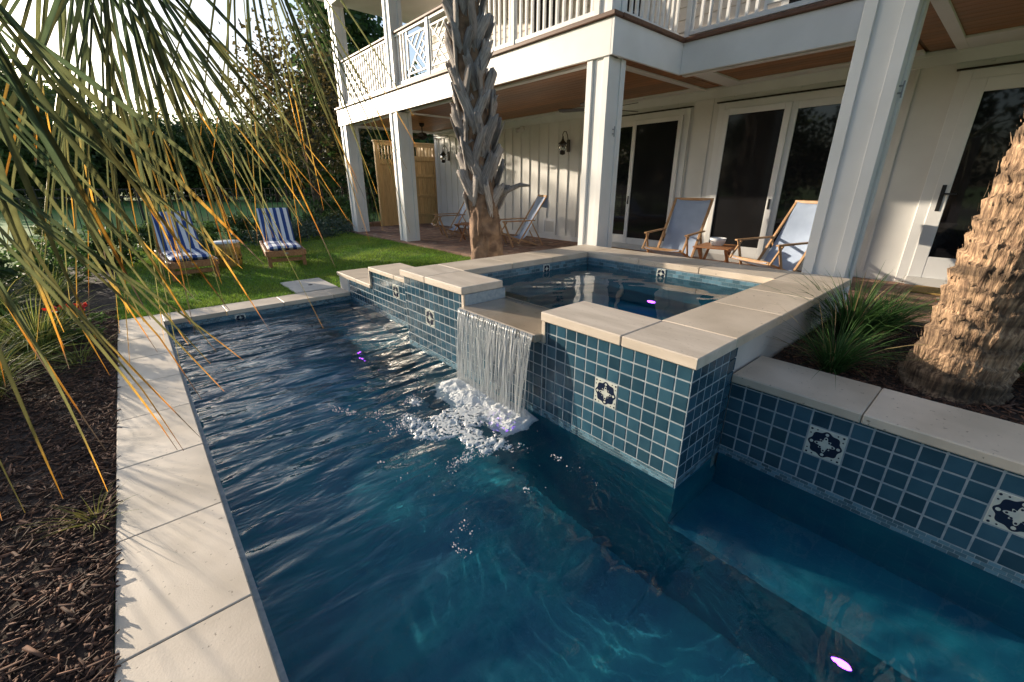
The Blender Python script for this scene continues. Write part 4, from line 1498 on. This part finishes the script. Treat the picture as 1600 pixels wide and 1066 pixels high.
def far_house(x, y, w, d_, h, label, wall='bluewall', rz=0):
    e = empty('distant_house', (x, y, 0), rz, label, 'house')
    B(-w / 2, w / 2, -d_ / 2, d_ / 2, 0, h).obj('wall', K[wall], e, local=True)
    mb = MB(); mb.add([(-w / 2 - .4, -d_ / 2 - .4, h), (w / 2 + .4, -d_ / 2 - .4, h), (w / 2 + .4, d_ / 2 + .4, h), (-w / 2 - .4, d_ / 2 + .4, h), (-w / 2 - .4, 0, h + d_ * .4), (w / 2 + .4, 0, h + d_ * .4)],
                      [(0, 1, 5, 4), (2, 3, 4, 5), (0, 4, 3), (1, 2, 5), (3, 2, 1, 0)])
    mb.obj('roof', K['roof'], e, local=True)
    k = -w / 2 + 1
    while k < w / 2 - 1:
        wd = B(k, k + 1.0, -d_ / 2 - .05, -d_ / 2 + .05, 1.0, 2.3).obj('window', K['white'], e, local=True)
        B(k + .1, k + .9, -d_ / 2 - .07, -d_ / 2 - .052, 1.1, 2.2).obj('pane', K['screen'], wd, local=True)
        k += 2.4


far_house(14, 95, 13, 8, 3.0, 'low pale blue house beyond the field behind the palm fronds', 'bluewall', .25)
far_house(30, 92, 10, 7, 3.0, 'low white house beyond the field near the corner column', 'white2', .4)
far_house(17.0, 36.0, 5, 5, 5.2, 'tall pale blue house beyond the corner column', 'bluewall', .5)
for k in range(8):
    ORD = ("first", "second", "third", "fourth", "fifth", "sixth", "seventh", "eighth"); x0_ = 4.9 + k * .42
    o = B(x0_, x0_ + .41, 13.25, 13.40, -.02, .30 + random.uniform(-.02, .02), .02).obj('edging_block', K['brick'])
    tag(o, f"reddish garden edging block beside the shower enclosure, {ORD[k]} from the corner column", "edging", "red garden edging blocks")

# ------------------------------------------------------------------ palms
def fan_leaf(hub, axis, side, n, L, spread, droop, w, seed, segs=9, jit=.06):
    """costapalmate palm leaf: V-folded leaflets spreading from the hub; returns V, F, attributes"""
    r = np.random.default_rng(seed)
    hub = np.array(hub); ax = np.array(axis, float); ax /= np.linalg.norm(ax)
    sd_ = np.array(side, float); sd_ -= ax * sd_.dot(ax); sd_ /= np.linalg.norm(sd_)
    nr = np.cross(ax, sd_)
    V = []; F = []; T = []; RR = []
    for k in range(n):
        ph = spread * (-1 + 2 * (k + .5) / n) + r.normal(0, jit)
        d = ax * math.cos(ph) + sd_ * math.sin(ph) + nr * r.normal(0, .10)
        d /= np.linalg.norm(d)
        l = L * (.72 + .35 * math.cos(ph)) * r.uniform(.78, 1.1)
        start = hub + d * .03 + ax * .16 * math.cos(ph) * r.uniform(.2, 1)
        wd = w * r.uniform(.75, 1.2)
        dp = droop * r.uniform(.55, 1.5)
        tw = r.normal(0, .5)
        kink = r.uniform(.55, .8); kk = r.uniform(0, .5) if r.uniform() < .45 else 0
        sag = r.normal(0, .05)
        rv = r.uniform(0, 1)
        base = len(V)
        prev = start
        for i in range(segs + 1):
            t = i / segs
            c = start + d * l * t + sd_ * sag * l * t * t
            c = c + np.array([0, 0, -1]) * l * (dp * t ** 2 + kk * max(0, t - kink) * 1.2)
            c = c - d * l * .25 * (dp * t ** 2 + kk * max(0, t - kink))
            tan = c - prev if i else d
            tan = tan / np.linalg.norm(tan)
            a = np.cross(tan, nr); a /= np.linalg.norm(a)
            b = np.cross(a, tan)
            a2 = a * math.cos(tw) + b * math.sin(tw); b2 = np.cross(a2, tan)
            wt = wd * (min(1, .35 + 2.2 * t)) * (1 - t ** 2.2) + .0012
            V += [c - a2 * wt / 2 + b2 * wt * .42, c, c + a2 * wt / 2 + b2 * wt * .42]
            T += [t] * 3; RR += [rv] * 3
            prev = c
        for i in range(segs):
            q = base + i * 3
            F += [(q, q + 1, q + 4, q + 3), (q + 1, q + 2, q + 5, q + 4)]
    return V, F, {'t': T, 'r': RR}


def frond(root, base, hub, target, n, L, spread, droop, w, seed, mode=None):
    hub = Vector(hub); ax = (Vector(target) - hub).normalized()
    side = mode if mode is not None else ax.cross(hub - Vector((0, 0, H)))
    V, F, at_ = fan_leaf(hub, ax, side, n, L, spread, droop, w, seed)
    f_ = npobj('frond', V, F, K['frond'], root, attr=at_)
    b0 = Vector(base); mid = (b0 + hub) / 2 + Vector((0, 0, .22))
    pts = [b0.lerp(mid, t).lerp(mid.lerp(hub, t), t) for t in np.linspace(0, 1, 9)]
    pts.append(hub + ax * .16)
    MB().tube(pts, [.022 - .0015 * i for i in range(len(pts))], 7).obj('petiole', K['stem'], f_, smooth=True)
    return f_


K['stem'] = mat('green_stem', (.14, .16, .06), .5, (.2, .17, .07), 5)

# palm standing left of the viewpoint: its fronds hang into the view
lp = empty('palm_tree', (-2.3, 1.3, -.02), label='palm at the left edge with long drooping yellow green fronds', cat='palm')
top = Vector((-2.2, 1.35, 2.55))
pts = [Vector((-2.3, 1.3, -.05)), Vector((-2.28, 1.3, .9)), Vector((-2.22, 1.33, 1.8)), top]
MB().tube(pts, [.24, .19, .18, .2], 20).obj('trunk', K['bark2'], lp, smooth=True)
frond(lp, top, at(-110, -150, 1.30), at(70, 330, 1.40), 20, .62, R(50), .10, .014, 101)
frond(lp, top, at(140, -210, 1.75), at(330, 330, 1.9), 32, .84, R(44), .10, .0095, 102)
frond(lp, top, at(-200, 110, 1.15), at(40, 560, 1.2), 17, .56, R(40), .14, .0062, 103)
frond(lp, top, at(140, -230, 2.1), at(225, 380, 2.2), 15, 1.12, R(20), .16, .007, 104)
frond(lp, top, at(350, -260, 2.3), at(490, 200, 2.4), 28, 1.05, R(34), .12, .0075, 105)
frond(lp, top, at(-230, -90, 1.5), at(60, 300, 1.6), 15, .80, R(34), .12, .011, 106)
frond(lp, top, at(70, -190, 2.3), at(240, 240, 2.4), 30, .84, R(50), .12, .012, 107)
# fronds on the far side of that crown, mostly out of view
for k, (a, e_) in enumerate(((2.6, .4), (3.4, .2), (4.2, .5), (5.0, .9))):
    d = Vector((math.cos(a) * .75, math.sin(a) * .75, e_ * .8))
    h_ = top + d
    frond(lp, top, h_, h_ + Vector((math.cos(a), math.sin(a), -.35)), 26, .95, R(60), .3, .028, 110 + k, mode=Vector((-math.sin(a), math.cos(a), 0)))


def crown(root, c, n, seed, L=1.0):
    r = random.Random(seed)
    for k in range(n):
        a = 2 * PI * k / n + r.uniform(-.2, .2)
        e_ = r.uniform(-.25, .9)
        d = Vector((math.cos(a) * math.cos(e_), math.sin(a) * math.cos(e_), math.sin(e_))) * r.uniform(.8, 1.1)
        h_ = c + d
        frond(root, c, h_, h_ + Vector((math.cos(a), math.sin(a), -.3 + .5 * e_)), 20, L, R(62), .3, .032, seed * 50 + k, mode=Vector((-math.sin(a), math.cos(a), 0)))


# --- palm with criss-cross boots in front of the porch
mp_ = empty('palm_tree', (3.50, 4.5, .1), label='palm with criss-cross grey boots rising in front of the porch', cat='palm')


def axis_mid(z):
    return Vector((3.475 - .085 * max(0, z - .6) + .0 * z, 4.5 + .012 * z, z))


nz, nt_ = 130, 56
V = []
zs = np.linspace(.05, 4.9, nz)
for z in zs:
    c = axis_mid(z)
    rb = .215 - .05 * min(1, max(0, (z - .5) / .9)) + .05 * math.exp(-((z - .1) / .2) ** 2)
    th = np.linspace(0, 2 * PI, nt_, endpoint=False)
    d = fbm(np.cos(th) * 3.2 + 5, np.sin(th) * 3.2, z * 3.0, 4) - .5
    d2 = np.abs(fbm(np.cos(th) * 1.6 + 1, np.sin(th) * 1.6, z * 2.4, 2) - .5)
    rr_ = rb + .075 * d - .10 * np.clip(.05 - d2, 0, 1) / .05 * .35
    for t, q in zip(th, rr_): V.append((c.x + q * math.cos(t), c.y + q * math.sin(t), z))
I = np.arange(nz * nt_).reshape(nz, nt_)
F = np.stack([I[:-1], np.roll(I[:-1], -1, 1), np.roll(I[1:], -1, 1), I[1:]], -1).reshape(-1, 4)
npobj('trunk', V, F, K['bark1'], mp_, smooth=True)


def boot_mesh(seed, L, w):
    r = random.Random(seed)
    V = []; F = []
    ns = 9; nw = 5
    jag = [r.uniform(-.06, .06) for _ in range(nw)]
    for s in range(ns):
        t = s / (ns - 1)
        ww = w * (1.15 - .38 * t ** .8) * (1 + r.uniform(-.06, .06))
        out = .004 + .014 * math.sin(t * PI * .6) + .045 * max(0, t - .6) ** 1.4
        for k in range(nw):
            u = -1 + 2 * k / (nw - 1)
            z = L * t + (jag[k] if s == ns - 1 else 0)
            th = .020 * (1 - .4 * abs(u))
            V.append((u * ww / 2, out + .016 * (1 - u * u) + r.uniform(-.003, .003), z))
    off = len(V)
    V += [(x, y - (.03 - .016 * (z / L)), z) for x, y, z in V]
    for s in range(ns - 1):
        for k in range(nw - 1):
            a = s * nw + k
            F.append((a, a + 1, a + nw + 1, a + nw)); F.append((off + a, off + a + nw, off + a + nw + 1, off + a + 1))
        a = s * nw; F.append((a, a + nw, off + a + nw, off + a))
        a = s * nw + nw - 1; F.append((a, off + a, off + a + nw, a + nw))
    a = (ns - 1) * nw
    for k in range(nw - 1): F.append((a + k, a + k + 1, off + a + k + 1, off + a + k))
    return npmesh('leaf_base', V, F, False, K['boot'])


bm_ = [boot_mesh(s, .40 + .03 * (s % 3), .125 + .016 * (s % 2)) for s in range(6)]
r = random.Random(5)
k = 0
z = .95
while z < 4.75:
    th = k * 2.39996
    for sg in (-1, 1):
        t2 = th - sg * .30
        c = axis_mid(z + .1)
        rad = .143 + r.uniform(-.010, .010)
        loc = Vector((c.x + rad * math.cos(t2), c.y + rad * math.sin(t2), z + r.uniform(-.03, .03)))
        # local y -> outward, local z -> up leaning along the tangent
        outv = Vector((math.cos(t2), math.sin(t2), 0)); tan = Vector((-math.sin(t2), math.cos(t2), 0))
        up = (Vector((0, 0, 1)) + tan * sg * r.uniform(.40, .58) + outv * r.uniform(-.01, .07)).normalized()
        xx = outv.cross(up).normalized()
        yv = up.cross(xx)
        M_ = Matrix(((xx.x, yv.x, up.x, loc.x), (xx.y, yv.y, up.y, loc.y), (xx.z, yv.z, up.z, loc.z), (0, 0, 0, 1)))
        o = bpy.data.objects.new('leaf_base', bm_[r.randrange(6)])
        o.matrix_basis = M_ @ Matrix.Diagonal((1, 1, r.uniform(.78, 1.12), 1))
        put(o, mp_)
    z += .052
    k += 1
MB().tube([axis_mid(1.28) + Vector((.17, -.12, 0)), axis_mid(1.3) + Vector((.30, -.20, .05)), axis_mid(1.32) + Vector((.40, -.28, .08)), axis_mid(1.32) + Vector((.50, -.36, .07))], [.04, .034, .028, .012], 8).obj('dead_stub', K['boot'], mp_, smooth=True)
crown(mp_, axis_mid(5.0), 13, 3, 1.0)

# --- thick fibrous palm in the planter
rp = empty('palm_tree', (3.2, .02, .33), label='thick brown fibrous palm trunk leaning in the raised planter', cat='palm')


def axis_r(z):
    t = max(0, z - .33)
    return Vector((3.20 + .03 * t, .015 - .055 * t - .012 * t * t, z))


nz, nt_ = 260, 150
zs = np.linspace(.25, 3.9, nz)
TH, ZZ = np.meshgrid(np.linspace(0, 2 * PI, nt_, endpoint=False), zs)
wob = .03 * np.sin(TH * 2 + 1) + .04 * (fbm(np.cos(TH) * 1.3 + 8, np.sin(TH) * 1.3, ZZ * 2) - .5)
ring = np.abs(((ZZ + wob) / .085) % 1 - .5) * 2
rb = .185 + .035 * np.exp(-((ZZ - .33) / .22) ** 2)
fib = fbm(np.cos(TH) * 16, np.sin(TH) * 16, ZZ * 5 + 3, 4) - .5
med = fbm(np.cos(TH) * 4 + 3, np.sin(TH) * 4, ZZ * 7, 3) - .5
fine = fbm(np.cos(TH) * 34, np.sin(TH) * 34, ZZ * 16, 2) - .5
saw = ((ZZ + wob) / .095) % 1
rr_ = rb + .020 * saw ** 1.5 * (.4 + 1.2 * (med + .5)) + .020 * fib + .014 * med + .013 * fine - .012
ax_ = np.array([axis_r(z) for z in zs])
V = np.stack([ax_[:, 0:1] + rr_ * np.cos(TH), ax_[:, 1:2] + rr_ * np.sin(TH), ZZ + .02 * np.sin(TH * 3 + ZZ * 9)], -1).reshape(-1, 3)
I = np.arange(nz * nt_).reshape(nz, nt_)
F = np.stack([I[:-1], np.roll(I[:-1], -1, 1), np.roll(I[1:], -1, 1), I[1:]], -1).reshape(-1, 4)
npobj('trunk', V, F, K['bark3'], rp, smooth=True)
# loose fibres and torn bits on the trunk
mb = MB()
for k in range(900):
    z = r.uniform(.36, 2.4); th = r.uniform(0, 2 * PI)
    c = axis_r(z); q = .19 + r.uniform(-.004, .012) + .035 * math.exp(-((z - .33) / .22) ** 2)
    p0 = Vector((c.x + q * math.cos(th), c.y + q * math.sin(th), z))
    up = Vector((math.cos(th) * r.uniform(.0, .28), math.sin(th) * r.uniform(.0, .28), r.uniform(.5, 1)))
    l = r.uniform(.012, .05); w_ = r.uniform(.002, .008)
    tn = Vector((-math.sin(th), math.cos(th), 0))
    up = up + tn * r.uniform(-.35, .35)
    mb.add([p0 - tn * w_, p0 + tn * w_, p0 + up * l + tn * w_ * .3, p0 + up * l - tn * w_ * .3], [(0, 1, 2, 3)])
o = mb.obj('fibre', K['bark3'], rp); o['kind'] = 'stuff'
crown(rp, axis_r(3.95), 11, 4, 1.0)


# ------------------------------------------------------------------ grasses and shrubs
def clump(n, h, spread, w, droop, seed, segs=6, base=.05):
    r = np.random.default_rng(seed)
    a = r.uniform(0, 2 * PI, n); el = r.uniform(.15, 1, n) ** .6
    b0 = np.stack([np.cos(a) * base * r.uniform(0, 1, n), np.sin(a) * base * r.uniform(0, 1, n), np.zeros(n)], -1)
    D = np.stack([np.cos(a), np.sin(a), np.zeros(n)], -1)
    hh = h * r.uniform(.55, 1.1, n); sp = spread * (1.1 - el) * r.uniform(.5, 1.4, n) + .04
    W = np.stack([-np.sin(a), np.cos(a), r.normal(0, .3, n)], -1) * (w * r.uniform(.7, 1.3, n) / 2)[:, None]
    vs = []
    dr = droop * r.uniform(.3, 1.4, n)
    for s in range(segs + 1):
        t = s / segs
        c = b0 + D * (sp * (t + .8 * t * t))[:, None]
        c[:, 2] = hh * (t * 1.25 - dr * t ** 2.4)
        kf = (1 - t ** 1.6) * .92 + .05
        vs += [c - W * kf, c + W * kf]
    V = np.stack(vs, 1).reshape(-1, 3)
    m = 2 * (segs + 1)
    F = np.concatenate([(np.arange(n) * m)[:, None] + np.array([2 * s, 2 * s + 1, 2 * s + 3, 2 * s + 2])[None] for s in range(segs)], 0)
    return V, F


def plant(name, loc, meshes, label, cat, group, rz=0, s=1.0):
    e = empty(name, loc, rz, label, cat, group)
    e.scale = (s, s, s)
    for nm, me in meshes:
        o = bpy.data.objects.new(nm, me)
        put(o, e, local=True)
    return e


gm = []
for q in range(3):
    V, F = clump(330, .34, .26, .006, .55, 200 + q)
    V2, F2 = clump(26, .38, .3, .005, .5, 230 + q)
    gm.append((('blade', npmesh('blade', V, F, False, K['clump'])), ('dry_blade', npmesh('dry_blade', V2, F2, False, K['dry']))))
plant('grass_clump', (2.98, .50, .34), gm[0], 'green grass clump spilling over the planter cap by the spa wall', 'grass clump', 'grass clumps in the raised planter', 0, 1.0)
plant('grass_clump', (3.72, .58, .34), gm[1], 'dark grass clump behind the first one beside the spa wall', 'grass clump', 'grass clumps in the raised planter', 2, 1.5)
plant('grass_clump', (4.15, .45, .34), gm[2], 'grass clump at the patio end of the raised planter', 'grass clump', 'grass clumps in the raised planter', 4, 1.05)
plant('grass_clump', (3.55, -.35, .34), gm[1], 'grass clump right of the thick palm trunk at the picture edge', 'grass clump', 'grass clumps in the raised planter', 1, .95)
for k, (x, y, s, lb) in enumerate(((2.95, 4.25, .85, 'grass clump on the lawn against the left side of the spa'), (3.15, 4.75, .8, 'grass clump just left of the booted palm trunk'), (3.80, 4.75, .85, 'grass clump just right of the booted palm trunk'),
                                   (4.15, 4.35, .8, 'grass clump between the booted palm and the near column'), (2.85, 4.9, .7, 'small grass clump at the lawn corner beside the stepped wall'))):
    plant('grass_clump', (x, y, lz(x, y)), gm[k % 3], lb, 'grass clump', 'grass clumps round the booted palm', k, s)
# tall yellowish ornamental grass along the left bed
ym = []
for q in range(3):
    V, F = clump(240, .62, .5, .009, .75, 300 + q, base=.09)
    V2, F2 = clump(110, .66, .5, .007, .8, 330 + q, base=.09)
    ym.append((('blade', npmesh('blade', V, F, False, K['clumpy'])), ('green_blade', npmesh('green_blade', V2, F2, False, K['clump']))))
for k, (x, y, s, lb) in enumerate(((-1.05, 4.3, 1.0, 'yellow ornamental grass nearest the mulch at the left edge'), (-.85, 5.35, 1.0, 'yellow ornamental grass beside the far corner of the pool coping'),
                                   (-1.55, 5.2, 1.1, 'tall yellow ornamental grass at the left edge behind the nearest one'), (-1.25, 6.5, 1.05, 'ornamental grass left of the lawn corner'),
                                   (-.95, 7.6, .95, 'ornamental grass in the bed left of the striped loungers'), (-1.9, 7.0, 1.1, 'ornamental grass behind the others at the left edge'))):
    plant('ornamental_grass', (x, y, -.02), ym[k % 3], lb, 'grass', 'ornamental grasses in the left bed', k * 1.7, s)


def leaf_cloud(n, rx, ry, rz_, size, seed, nclus=40, shell=.55, zc=0.0, asp=2.0):
    r = np.random.default_rng(seed)
    u = r.normal(0, 1, (nclus, 3)); u /= np.linalg.norm(u, axis=1)[:, None]
    cc = u * (shell + (1 - shell) * r.uniform(0, 1, (nclus, 1)) ** .6)
    cc[:, 2] = np.maximum(cc[:, 2], -.75)
    k = r.integers(0, nclus, n)
    cs = r.uniform(.10, .24, nclus)
    p = cc[k] + r.normal(0, 1, (n, 3)) * cs[k][:, None]
    C = p * np.array([rx, ry, rz_]) + np.array([0, 0, zc])
    a = r.normal(0, 1, (n, 3)); a /= np.linalg.norm(a, axis=1)[:, None]
    b = np.cross(a, r.normal(0, 1, (n, 3))); b /= np.linalg.norm(b, axis=1)[:, None]
    s = size * r.uniform(.55, 1.3, n)
    A = a * (s * asp / 2)[:, None]; Bv = b * (s / 2)[:, None]
    V = np.stack([C - A, C + Bv * .9, C + A, C - Bv * .9], 1).reshape(-1, 3)
    F = (np.arange(n) * 4)[:, None] + np.arange(4)[None]
    return V, F, cc * np.array([rx, ry, rz_]) + np.array([0, 0, zc])


def shrub_mesh(seed, m, n=1500, size=.045, rr=(.45, .42, .38), zc=.36):
    V, F, cl = leaf_cloud(n, *rr, size, seed, 26, .4, zc)
    st_ = MB()
    r = random.Random(seed)
    for q in range(9):
        c = cl[q]
        st_.tube([(0, 0, -.02), (c[0] * .3, c[1] * .3, c[2] * .5), tuple(c)], [.014, .009, .003], 5)
    return (('foliage', npmesh('foliage', V, F, False, K[m])), ('stem', st_.mesh('stem', K['trunk'])))


sm = [shrub_mesh(1, 'leafs'), shrub_mesh(2, 'leafd', 1700), shrub_mesh(3, 'leafsage', 2200, .03, (.5, .5, .30), .24), shrub_mesh(4, 'leafm', 1500)]
SH = [(-1.0, 9.2, 0, 1.0, 'leafy green shrub in the bed left of the left lounger'), (-.35, 10.4, 1, 1.0, 'dark rounded shrub behind the left lounger'),
      (.2, 12.3, 1, .9, 'dark shrub against the fence behind the left lounger'), (1.15, 12.6, 0, .95, 'bright green shrub behind the tan stool'),
      (2.1, 12.8, 1, 1.0, 'dark shrub against the fence behind the right lounger'), (3.0, 13.1, 3, .95, 'mid green shrub by the fence, third from the corner column'),
      (3.9, 13.3, 1, .9, 'dark shrub by the fence, second from the corner column'), (4.7, 13.4, 3, .95, 'mid green shrub by the fence next to the corner column'),
      (2.5, 11.6, 2, 1.15, 'low sage green mound at the edge of the lawn right of the loungers'), (3.35, 11.9, 2, 1.2, 'low sage green mound on the lawn edge, middle of the row'),
      (4.15, 12.2, 2, 1.15, 'low sage green mound next to the corner column foot'), (5.4, 13.7, 0, 1.2, 'green shrub between the corner column and the shower enclosure'),
      (5.0, 14.6, 1, 1.5, 'tall dark shrub behind the corner column'), (-1.7, 8.3, 1, 1.1, 'dark shrub at the left edge behind the ornamental grass'),
      (.75, 11.4, 2, .95, 'low sage green mound between the loungers and the fence'), (-2.2, 10.8, 0, 1.2, 'green shrub by the fence at the left edge'),
      (-1.2, 12.6, 3, 1.0, 'mid green shrub by the left end of the fence')]
for k, (x, y, t, s, lb) in enumerate(SH):
    plant('shrub', (x, y, -.03), sm[t], lb, 'shrub', 'shrubs along the back of the lawn', k * 1.3, s)
# red flowering plant
fp = empty('flowering_plant', (-.62, 5.55, -.02), label='small plant with red flowers beside the far coping corner', cat='flower')
V, F, cl = leaf_cloud(420, .2, .2, .16, .035, 77, 14, .4, .17)
npobj('foliage', V, F, K['leafs'], fp, local=True)
V, F, cl = leaf_cloud(150, .17, .17, .10, .035, 78, 6, .7, .27, 1.2)
npobj('petals', V, F, K['flower'], fp, local=True)['kind'] = 'stuff'
# weeds at the coping edge
V, F = clump(40, .10, .10, .005, .5, 500)
wd = npmesh('blade', V, F, False, K['clumpy'])
for (x, y, lb) in ((-.42, 2.35, 'small grass tuft in the mulch against the coping'), (-.60, 4.9, 'long leaved grass tuft at the coping near the flowers')):
    plant('grass_tuft', (x, y, -.01), (('blade', wd),), lb, 'grass tuft', 'tufts in the mulch', x, 1.0 if y < 3 else 2.2)


# ------------------------------------------------------------------ trees beyond the fence
def tree_mesh(seed, m, n=7000, size=.30, rr=(3.2, 3.2, 3.0), h=7.5, nclus=60):
    zc = h - rr[2]
    V, F, cl = leaf_cloud(n, *rr, size, seed, nclus, .5, zc, 1.5)
    tb = MB()
    r = random.Random(seed)
    p = [(0, 0, -.2), (r.uniform(-.1, .1), r.uniform(-.1, .1), zc * .4), (r.uniform(-.3, .3), r.uniform(-.3, .3), zc)]
    tb.tube(p, [.26, .2, .13], 9)
    for q in range(16):
        c = cl[q]
        t = r.uniform(.25, .8)
        s_ = Vector((0, 0, zc * (.45 + .5 * t)))
        e_ = Vector(c)
        tb.tube([s_, s_.lerp(e_, .5) + Vector((0, 0, .3)), e_], [.085, .05, .015], 6)
    return (('crown', npmesh('crown', V, F, False, K[m])), ('trunk', tb.mesh('trunk', K['trunk'])))


tm = [tree_mesh(11, 'leafd', 9000, .25, (3.4, 3.4, 3.8), 7.5, 70), tree_mesh(12, 'leafm', 9000, .25, (3.8, 3.6, 3.6), 7.3, 70), tree_mesh(13, 'leafa', 6500, .13, (2.6, 2.6, 3.0), 7.2, 90), tree_mesh(14, 'leafd', 9000, .22, (1.9, 1.9, 4.6), 10.5, 80)]


def pol(px_, dist):
    d = at(px_, 290, 10) - Vector((0, 0, H)); d.z = 0; d.normalize()
    return d.x * dist, d.y * dist


TX = [(-5.3, 41.5, 1, 1.08, 'green tree at the left picture edge, nearest of the far row'), (-6.2, 47.5, 0, 1.15, 'dark tree at the left picture edge behind the nearest one'), (-4.4, 53, 1, 1.15, 'green tree at the left picture edge, furthest of the three there')]
TX += [(-25, 23, 0, 1.05, 'dark tree left of the pool, added out of view for door reflections, beyond the row'), (-27, 31, 1, 1.1, 'green tree left of the pool, added out of view for door reflections, furthest from the house'), (-22, -12, 0, 1.1, 'dark tree left of the pool, added out of view for door reflections, last of the row'), (-23, -3, 1, 1.15, 'green tree left of the pool, added out of view for door reflections, third of the row'), (-24, 6, 0, 1.1, 'dark tree left of the pool, added out of view for door reflections, second of the row'), (-25, 14, 1, 1.0, 'green tree left of the pool, added out of view for door reflections, first of the row')]  # unseen trees put in so the door glass mirrors dark foliage
TR = [(495, 21, 2, .95, 'brownish thin leaved tree beside the corner column of the house'), (430, 44, 0, .85, 'dark tree behind the brownish tree beyond the field'),
      (350, 50, 1, .9, 'broad green tree beyond the field behind the drooping fronds'), (290, 52, 0, .95, 'dark tree in the middle of the row beyond the field'),
      (235, 58, 1, 1.0, 'green tree left of the middle of the row beyond the field'), (175, 56, 0, .95, 'dark tree third from the left in the far row'),
      (120, 58, 0, 1.2, 'dark tree second from the left in the far row'), (55, 60, 1, 1.15, 'green tree at the left end of the far row'),
      (470, 64, 1, 1.05, 'green tree far behind the brownish tree'), (390, 70, 0, 1.1, 'dark tree far back, seen between two nearer green trees'),
      (320, 80, 1, 1.2, 'green tree furthest back beyond the field'), (560, 24, 3, 1.0, 'tall narrow evergreen seen above the balcony railing'),
      (585, 27, 0, 1.0, 'dark tree seen between the two far porch columns'), (200, 82, 0, 1.2, 'dark tree furthest back on the left'), (630, 29, 1, .9, 'green tree behind the shower enclosure'),
      (520, 33, 0, .85, 'dark tree directly behind the corner column')]
for k, (x, y, t, s, lb) in enumerate(TX):
    plant('tree', (x, y, 0), tm[t], lb, 'tree', 'trees beyond the field', k * 2.3 + 1, s)
for k, (px_, dist, t, s, lb) in enumerate(TR):
    x, y = pol(px_, dist)
    plant('tree', (x, y, 0), tm[t], lb, 'tree', 'trees beyond the field', k * 1.9, s)
